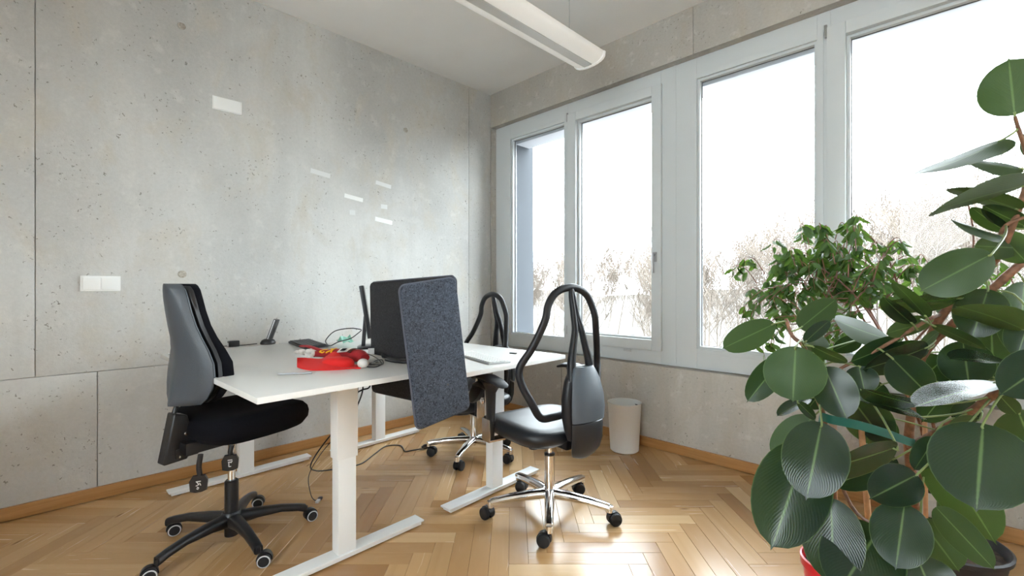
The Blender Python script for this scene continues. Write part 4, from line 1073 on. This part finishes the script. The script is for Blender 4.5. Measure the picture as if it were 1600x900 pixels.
LEAVES = [
([-0.433, 1.575, 1.012], [-0.54, 1.44, 0.937], [-0.503, -0.079, 0.861], 0.087, 1),
([-0.338, 1.416, 0.965], [-0.332, 1.365, 0.824], [-0.973, -0.228, 0.041], 0.151, 1),
([-0.399, 1.525, 0.914], [-0.473, 1.45, 0.784], [0.823, 0.141, -0.55], 0.079, 1),
([-0.372, 1.608, 1.0], [-0.299, 1.724, 1.09], [0.699, 0.109, -0.707], 0.082, 1),
([-0.351, 1.573, 0.962], [-0.303, 1.648, 1.026], [-0.888, 0.226, 0.401], 0.046, 1),
([-0.369, 1.668, 0.948], [-0.326, 1.781, 0.92], [-0.231, -0.15, -0.961], 0.08, 1),
([-0.332, 1.563, 0.953], [-0.252, 1.614, 0.908], [0.634, -0.421, 0.649], 0.044, 1),
([-0.176, 1.776, 0.967], [-0.289, 1.606, 1.033], [-0.267, 0.498, 0.825], 0.09, 0),
([-0.292, 1.518, 0.903], [-0.236, 1.49, 0.773], [0.912, 0.225, 0.344], 0.107, 1),
([-0.35, 1.63, 0.788], [-0.417, 1.535, 0.737], [0.844, -0.516, -0.147], 0.053, 1),
([-0.361, 1.534, 0.791], [-0.323, 1.572, 0.739], [0.434, 0.546, 0.716], 0.031, 1),
([-0.34, 1.612, 0.735], [-0.433, 1.547, 0.609], [-0.798, -0.025, 0.602], 0.096, 1),
([-0.279, 1.418, 0.772], [-0.295, 1.331, 0.592], [0.975, 0.153, -0.16], 0.15, 1),
([-0.323, 1.473, 0.692], [-0.376, 1.335, 0.434], [0.955, 0.132, -0.267], 0.183, 1),
([-0.262, 1.435, 0.576], [-0.246, 1.38, 0.378], [0.982, 0.189, 0.027], 0.14, 1),
([-0.167, 1.473, 0.517], [-0.232, 1.338, 0.383], [0.919, -0.055, -0.39], 0.174, 1),
([-0.118, 1.466, 0.598], [-0.128, 1.385, 0.467], [0.994, 0.043, -0.103], 0.121, 0),
([-0.101, 1.539, 0.652], [-0.181, 1.417, 0.604], [0.685, -0.17, -0.708], 0.1, 0),
([-0.14, 1.557, 0.709], [-0.283, 1.371, 0.658], [-0.113, 0.342, -0.933], 0.101, 0),
([-0.152, 1.658, 0.65], [-0.273, 1.509, 0.58], [0.632, -0.157, -0.759], 0.089, 0),
([-0.262, 1.718, 0.788], [-0.189, 1.833, 0.634], [0.802, 0.229, 0.551], 0.128, 1),
([-0.097, 1.628, 0.812], [-0.203, 1.452, 0.868], [-0.84, 0.383, -0.385], 0.089, 0),
([-0.098, 1.67, 0.772], [-0.219, 1.506, 0.827], [0.699, -0.63, -0.339], 0.089, 0),
([-0.151, 1.773, 0.967], [-0.256, 1.639, 0.906], [0.115, 0.336, -0.935], 0.076, 0),
([-0.093, 1.802, 0.951], [-0.228, 1.639, 0.887], [-0.04, 0.394, -0.918], 0.093, 0),
([-0.164, 1.674, 0.927], [-0.086, 1.71, 0.826], [0.757, 0.148, 0.637], 0.105, 0),
([-0.235, 1.66, 0.895], [-0.217, 1.635, 0.82], [0.97, 0.162, 0.179], 0.082, 1),
([0.094, 1.735, 1.014], [-0.032, 1.538, 1.078], [0.85, -0.46, 0.258], 0.102, 0),
([-0.078, 1.676, 1.022], [0.025, 1.722, 0.959], [-0.566, 0.723, -0.397], 0.054, 0),
([0.071, 1.739, 0.927], [-0.043, 1.541, 0.949], [0.805, -0.499, -0.321], 0.096, 0),
([0.043, 1.627, 0.893], [-0.098, 1.401, 0.847], [0.842, -0.537, 0.057], 0.114, 0),
([0.13, 1.587, 0.967], [0.04, 1.468, 0.886], [0.749, -0.124, -0.65], 0.103, 0),
([0.016, 1.515, 0.81], [0.004, 1.418, 0.635], [0.998, -0.022, -0.056], 0.182, 0),
([-0.08, 1.702, 0.702], [0.044, 1.77, 0.441], [-0.876, -0.153, -0.456], 0.14, 0),
([-0.067, 1.573, 0.571], [0.038, 1.608, 0.441], [-0.717, -0.257, -0.648], 0.074, 0),
([-0.101, 1.653, 0.499], [-0.025, 1.672, 0.383], [-0.788, -0.258, -0.559], 0.11, 0),
([-0.1, 1.513, 0.461], [-0.064, 1.506, 0.367], [0.919, 0.207, 0.336], 0.12, 0),
([-0.072, 1.682, 0.719], [-0.112, 1.613, 0.638], [0.914, -0.057, -0.403], 0.058, 0),
([-0.063, 1.861, 0.518], [-0.028, 1.895, 0.364], [0.859, 0.422, 0.289], 0.068, 0),
([-0.009, 1.886, 0.839], [-0.023, 1.943, 0.968], [-0.995, -0.02, -0.099], 0.13, 0),
([0.041, 1.965, 0.85], [0.039, 2.033, 1.005], [-1.0, 0.018, -0.021], 0.14, 0),
([0.028, 1.782, 1.118], [-0.004, 1.75, 0.984], [0.973, -0.016, -0.229], 0.114, 0),
([0.099, 1.909, 1.14], [0.092, 1.902, 0.926], [0.998, -0.051, -0.031], 0.11, 0),
([0.107, 1.804, 1.055], [0.079, 1.776, 0.939], [0.973, -0.066, -0.219], 0.08, 0),
([0.031, 1.558, 1.202], [-0.085, 1.372, 1.113], [-0.576, -0.032, 0.817], 0.102, 0),
([0.095, 1.82, 1.227], [-0.001, 1.724, 1.233], [0.127, -0.065, 0.99], 0.068, 0),
([0.049, 1.774, 1.264], [0.102, 1.827, 1.186], [-0.846, 0.066, -0.53], 0.074, 0),
([0.061, 1.786, 1.271], [-0.006, 1.719, 1.338], [-0.806, 0.517, -0.289], 0.049, 0),
([0.098, 1.795, 1.281], [0.015, 1.712, 1.338], [-0.758, 0.409, -0.508], 0.055, 0),
([0.055, 1.752, 1.256], [-0.045, 1.61, 1.299], [-0.543, 0.569, 0.617], 0.075, 0),
([0.093, 1.677, 1.372], [-0.073, 1.44, 1.294], [0.656, -0.607, 0.449], 0.126, 0),
([0.084, 1.753, 1.321], [-0.051, 1.618, 1.377], [0.722, -0.686, 0.088], 0.084, 0),
([0.052, 1.636, 1.483], [-0.096, 1.403, 1.382], [-0.863, 0.482, 0.152], 0.123, 0),
([0.089, 1.758, 1.426], [-0.021, 1.648, 1.451], [-0.371, 0.542, 0.754], 0.066, 0),
([0.071, 1.655, 1.541], [0.059, 1.615, 1.671], [0.995, -0.061, 0.073], 0.124, 0),
([-0.023, 1.758, 1.094], [-0.18, 1.56, 1.081], [-0.609, 0.522, -0.597], 0.106, 0),
([-0.086, 1.611, 1.045], [-0.146, 1.509, 1.138], [0.828, -0.556, -0.076], 0.063, 0),
([-0.114, 1.612, 1.027], [-0.167, 1.516, 1.102], [-0.915, 0.35, -0.199], 0.056, 0),
([-0.084, 1.783, 1.027], [-0.179, 1.688, 0.99], [-0.041, -0.327, 0.944], 0.059, 0),
([-0.07, 1.825, 0.997], [-0.11, 1.785, 0.947], [-0.391, -0.54, 0.745], 0.032, 0),
([-0.092, 1.831, 0.943], [-0.217, 1.706, 0.922], [-0.059, 0.222, -0.973], 0.075, 0),
([0.011, 1.736, 0.773], [-0.047, 1.679, 0.763], [0.213, -0.375, 0.902], 0.034, 0),
([0.044, 1.6, 0.865], [0.074, 1.63, 0.819], [0.814, 0.069, 0.576], 0.04, 0),
([-0.041, 1.769, 0.76], [0.016, 1.827, 0.799], [-0.65, 0.137, 0.747], 0.06, 0),
([0.152, 1.849, 1.588], [0.098, 1.795, 1.455], [-0.923, -0.021, 0.383], 0.067, 0),
([-0.063, 1.946, 0.905], [-0.127, 1.881, 0.827], [0.789, -0.042, -0.613], 0.098, 0),
([-0.201, 1.85, 0.82], [-0.272, 1.779, 0.74], [0.758, -0.023, -0.652], 0.093, 0),
([-0.029, 1.979, 1.161], [-0.113, 1.895, 1.083], [0.595, 0.139, -0.791], 0.06, 0),
([0.053, 2.004, 1.084], [0.12, 2.072, 0.988], [0.824, -0.012, 0.567], 0.096, 0),
([-0.056, 1.924, 0.811], [-0.111, 1.869, 0.714], [0.881, -0.05, -0.471], 0.085, 0),
([-0.238, 1.77, 0.728], [-0.169, 1.84, 0.649], [0.61, 0.249, 0.753], 0.091, 0),
([0.081, 1.778, 0.805], [0.14, 1.837, 0.606], [0.958, 0.007, 0.286], 0.15, 0),
([-0.205, 1.633, 0.437], [-0.224, 1.614, 0.31], [0.986, 0.058, -0.156], 0.108, 0),
([-0.089, 1.721, 0.412], [-0.152, 1.658, 0.305], [0.887, -0.136, -0.442], 0.107, 0),
([-0.308, 1.7, 0.846], [-0.361, 1.647, 0.748], [0.86, 0.074, -0.505], 0.079, 1),
([-0.252, 1.813, 0.96], [-0.316, 1.748, 0.924], [0.496, -0.008, -0.868], 0.053, 1)]
for n_, (b, t, wd, w, pl) in enumerate(LEAVES):
    par = t1 if pl else t0
    st = near_stem(b, STEMS1 if pl else STEMS0)
    leaf_obj('leaf', par, b, t, wd, w, M['rubber_leaf'], st, seed=n_, droop=0.05 + 0.06 * ((n_ * 7) % 5) / 5, cup=0.10 + 0.14 * ((n_ * 3) % 4) / 4)
STAKES = [[[-0.228, 1.837, 0.251], [-0.248, 1.76, 0.771]], [[-0.318, 1.832, 0.195], [-0.319, 1.774, 0.701]], [[-0.126, 2.334, 0.109], [-0.127, 2.277, 0.674]]]
for (a, b), lb, pr in zip(STAKES, ('round-tipped wooden stake beside the green band', 'slim bamboo stake behind the lower left leaves', 'thin bamboo stake in the black tub'), (t1, t1, t0)):
    a, b = Vector(a), Vector(b)
    t = thing('plant_stake', lb, 'stake', tuple(a))
    d = b - a
    obj('cane', MB().tube([(0, 0, 0), d * 0.97], 0.0085 if 'round' in lb else 0.0075, 10), M['stake'], t)
    obj('tip', MB().tube([d * 0.93, d * 0.97, d * 1.0], [0.011, 0.011, 0.005], 12), mat('pale_stake_tip', (0.50, 0.36, 0.30), 0.5), t, smooth=60)
BAND = [[-0.338, 1.67, 0.693], [-0.323, 1.628, 0.735], [-0.288, 1.593, 0.742], [-0.233, 1.62, 0.733], [-0.179, 1.716, 0.7], [-0.141, 1.868, 0.649], [-0.122, 1.999, 0.614]]
bt = smooth_path(BAND, 5)
rings = []
for p in bt:
    rings.append([tuple(p - bt[0] + Vector(q_)) for q_ in ((0, 0, 0.0125), (0.0012, -0.0012, 0.0125), (0.0012, -0.0012, -0.0125), (0, 0, -0.0125))])
tag(obj('plant_tie', MB().loft(rings), M['tie'], None, 50, loc=tuple(bt[0])), 'dark green band tying the rubber plant stems together', 'plant tie')

# weeping fig behind
PF = (-0.150, 2.735, 0)
t2 = thing('weeping_fig', 'weeping fig with many small leaves behind the rubber plants by the window', 'plant', PF)
obj('pot', MB().lathe([(0, 0.0), (0.105, 0.0), (0.140, 0.235), (0.150, 0.238), (0.150, 0.265), (0.142, 0.265), (0.128, 0.20), (0, 0.20)], 36, cap=False), M['bin_white'], t2, smooth=45)
obj('soil', MB().lathe([(0, 0.245), (0.136, 0.240), (0.13, 0.20), (0, 0.20)], 24), M['soil'], t2)
rf = random.Random(21)
crown_c = Vector((-0.49, 2.47, 1.13))
trunk_top = Vector((-0.26, 2.62, 0.80))
O2 = Vector(PF)
for dx, dy, r_ in ((0.0, 0.0, 0.011), (0.035, 0.02, 0.008), (-0.02, 0.03, 0.007)):
    P_ = smooth_path([Vector((PF[0] + dx, PF[1] + dy, 0.23)), Vector((PF[0] + dx * 0.8, PF[1] + dy, 0.5)), trunk_top + Vector((dx * 2, dy, 0.05)), trunk_top + Vector((-0.08 + dx * 2, -0.04, 0.25))], 4)
    obj('trunk', MB().tube([p - O2 for p in P_], [r_ * (1 - 0.45 * i / (len(P_) - 1)) for i in range(len(P_))], 8), M['bark'], t2, smooth=70)
twig_mb = MB(); leaf_specs = []
U_AX = Vector((s2, s2, 0)); V_AX = Vector((-s2, s2, 0))
def spray(start, end, droop_, n_leaf, spread=0.03):
    mid = (start + end) / 2 + Vector((0, 0, droop_))
    P_ = smooth_path([start, mid, end, end + Vector((rf.uniform(-.02, .02), rf.uniform(-.02, .02), -0.05 - 0.04 * rf.random()))], 5)
    twig_mb.tube([p - O2 for p in P_], [0.0026 - 0.0018 * i / (len(P_) - 1) for i in range(len(P_))], 5)
    for k in range(n_leaf):
        f = 0.30 + 0.70 * (k + rf.random() * 0.6) / n_leaf
        i = min(len(P_) - 1, int(f * (len(P_) - 1)))
        b = P_[i]
        out = (U_AX * rf.uniform(-1, 1) + V_AX * rf.uniform(-1, 0.8))
        ax = (out.normalized() * 0.75 + Vector((0, 0, -rf.uniform(0.35, 1.1)))).normalized()
        L_ = rf.uniform(0.044, 0.068)
        leaf_specs.append((b + ax * 0.010, b + ax * (0.010 + L_), b, L_))
# crown sprays over a domed head (lateral, height, depth about the crown centre)
for k in range(105):
    a = rf.uniform(R(-25), R(205)); rad = rf.uniform(0.10, 1.0) ** 0.6
    lat = 0.335 * rad * math.cos(a); up_ = 0.27 * rad * math.sin(a) + 0.03
    dep = rf.uniform(-0.20, 0.16)
    end = crown_c + U_AX * lat + V_AX * dep + Vector((0, 0, up_))
    start = end - U_AX * (0.10 * math.cos(a)) + V_AX * rf.uniform(-.03, .03) + Vector((0, 0, -0.07 - 0.05 * rf.random()))
    spray(start, end, 0.03, 8)
# lower left hanging sprays
for k in range(34):
    lat = rf.uniform(-0.33, 0.12); dep = rf.uniform(-0.12, 0.15); up_ = rf.uniform(-0.30, -0.05) 
    end = crown_c + U_AX * lat + V_AX * dep + Vector((0, 0, up_))
    spray(end + U_AX * 0.16 + Vector((0, 0, 0.08)), end, 0.03, 6)
# sparse sprays to the right, behind the rubber plant
for k in range(26):
    lat = rf.uniform(0.36, 0.92); up_ = rf.uniform(-0.35, 0.22) if lat < 0.8 else rf.uniform(-0.45, 0.45)
    end = crown_c + U_AX * lat + V_AX * rf.uniform(-0.20, -0.02) + Vector((0, 0, up_))
    if end.y > 2.93: end.y = 2.9
    spray(end + U_AX * 0.08 + Vector((0, -0.0, -0.14)), end, 0.02, 6)
for pts in (((-0.26, 2.60, 0.86), (-0.33, 2.55, 1.02), (-0.42, 2.50, 1.15), (-0.52, 2.44, 1.24)), ((-0.24, 2.60, 0.86), (-0.22, 2.58, 1.05), (-0.26, 2.55, 1.25), (-0.34, 2.50, 1.38)), ((-0.2, 2.6, 0.86), (-0.05, 2.62, 1.1), (0.0, 2.62, 1.3), (-0.02, 2.6, 1.5))):
    P_ = smooth_path(pts, 4); obj('branch', MB().tube([p - O2 for p in P_], [0.0055 - 0.003 * i / (len(P_) - 1) for i in range(len(P_))], 7), M['twig'], t2, smooth=70)
o = obj('twigs', twig_mb, M['twig'], t2, smooth=70); o['kind'] = 'stuff'
for sp_ in leaf_specs:
    for q_ in (sp_[0], sp_[1]):
        if q_.y > 2.97: q_.y = 2.97
rf.shuffle(leaf_specs)
protos = []
for k in range(6):
    vs, fs, uv = leaf_mesh((0, 0, 0), (0, 0.06, 0), (1, 0, 0), 0.027, droop=0.10, cup=0.35, n=6, m=4, point=0.16, seed=k)
    me = bpy.data.meshes.new('leaf'); me.from_pydata(vs, [], fs); me.materials.append(M['fig_leaf'])
    ul = me.uv_layers.new(name='UVMap')
    for lp in me.loops: ul.data[lp.index].uv = uv[lp.vertex_index]
    me.shade_smooth(); me.update(); protos.append((me, vs, fs, uv))
rest_v, rest_f, rest_uv = [], [], []
for n_, (b, tip, at_, L_) in enumerate(leaf_specs):
    y = (tip - b).normalized()
    x = y.cross(Vector((rf.uniform(-1, 1), rf.uniform(-1, 1), rf.uniform(0.2, 1)))).normalized()
    z_ = x.cross(y)
    if z_.z < 0: x, z_ = -x, -z_
    sc = L_ / 0.06
    Mx = Matrix.Translation(b - O2) @ Matrix((x, y, z_)).transposed().to_4x4() @ Matrix.Scale(sc, 4)
    me, vs, fs, uv = protos[n_ % 6]
    if n_ < 300:
        o = link('leaf', me, t2); o.matrix_local = Mx
    else:
        q_ = len(rest_v); rest_v += [tuple(Mx @ Vector(p)) for p in vs]; rest_f += [tuple(i + q_ for i in f) for f in fs]; rest_uv += uv
me = bpy.data.meshes.new('foliage'); me.from_pydata(rest_v, [], rest_f); me.materials.append(M['fig_leaf'])
ul = me.uv_layers.new(name='UVMap')
for lp in me.loops: ul.data[lp.index].uv = rest_uv[lp.vertex_index]
me.shade_smooth(); me.update()
o = link('foliage', me, t2); o['kind'] = 'stuff'

# ================================================================ outside: winter woodland below the windows
GZ = -4.0
gr = tag(obj('ground', MB().box(-90, 60, 4.5, 120, GZ - 0.3, GZ), M['ground'], smooth=0), kind='structure')
rh = random.Random(4)
rings = []
for k in range(90):
    x = -120 + k * 2.4; top = -0.3 + 0.9 * math.sin(k * 0.21) + 0.5 * math.sin(k * 0.57 + 1) + rh.uniform(-0.35, 0.35)
    rings.append([(x, 60, GZ - 0.3), (x, 62, GZ - 0.02), (x, 84, (GZ + top) * 0.5 - 0.3), (x, 106, top), (x, 114, top), (x, 115, GZ - 0.3)])
tag(obj('hillside', MB().loft(rings), M['ground'], smooth=0), kind='structure')
def tree_mesh(seed, H_):
    rr = random.Random(seed); mb = MB()
    def grow(p, d, L, r, lev):
        n = 3; pts = [p]; dd = d.copy()
        for k in range(n):
            dd = (dd + Vector((rr.uniform(-1, 1), rr.uniform(-1, 1), rr.uniform(-0.3, 0.6))) * 0.16).normalized()
            pts.append(pts[-1] + dd * L / n)
        mb.tube(pts, [max(0.0085, r * (1 - 0.45 * i / n)) for i in range(n + 1)], 5 if lev == 0 else 3)
        if lev >= 4: return
        nb = (11, 6, 5, 4)[lev]
        for k in range(nb):
            f = 0.30 + 0.70 * (k + rr.random()) / nb if lev == 0 else 0.2 + 0.8 * (k + rr.random()) / nb
            i = min(n - 1, int(f * n)); q_ = pts[i].lerp(pts[i + 1], f * n - i)
            side = Vector((rr.uniform(-1, 1), rr.uniform(-1, 1), 0)).normalized()
            nd = (side * (0.75 if lev else 0.6) + dd * 0.5 + Vector((0, 0, 0.55))).normalized()
            grow(q_, nd, L * rr.uniform(0.38, 0.58), r * (0.45 if lev == 0 else 0.55), lev + 1)
    grow(Vector((0, 0, 0)), Vector((0, 0, 1)), H_, H_ * 0.008, 0)
    return mb.mesh('bare_tree', M['tree_bark'], smooth=0)
tv = [tree_mesh(40 + k, 6.0) for k in range(5)]
rt = random.Random(77)
TREES = []
for k in range(130):
    b_ = rt.uniform(18, 62)
    a_ = rt.uniform(-1.25, 0.30)      # bearing: x / y
    TREES.append((a_ * b_, b_))
for k, (x, y) in enumerate(TREES):
    o = link('bare_tree', tv[k % 5], None, (x, y, GZ - 0.02), (0, 0, rt.uniform(0, 6.28)))
    near = 1.0 if y < 20 else 0.85
    bear = x / y
    hgt = (5.0 + 0.085 * y) if bear < -0.22 else (5.6 + 0.10 * y)
    s_ = hgt * rt.uniform(0.78, 1.08) / 7.5
    o.scale = (s_, s_, s_)
    tag(o, 'pale leafless tree in the hazy winter woodland outside the windows', 'tree', 'bare trees outside the windows')
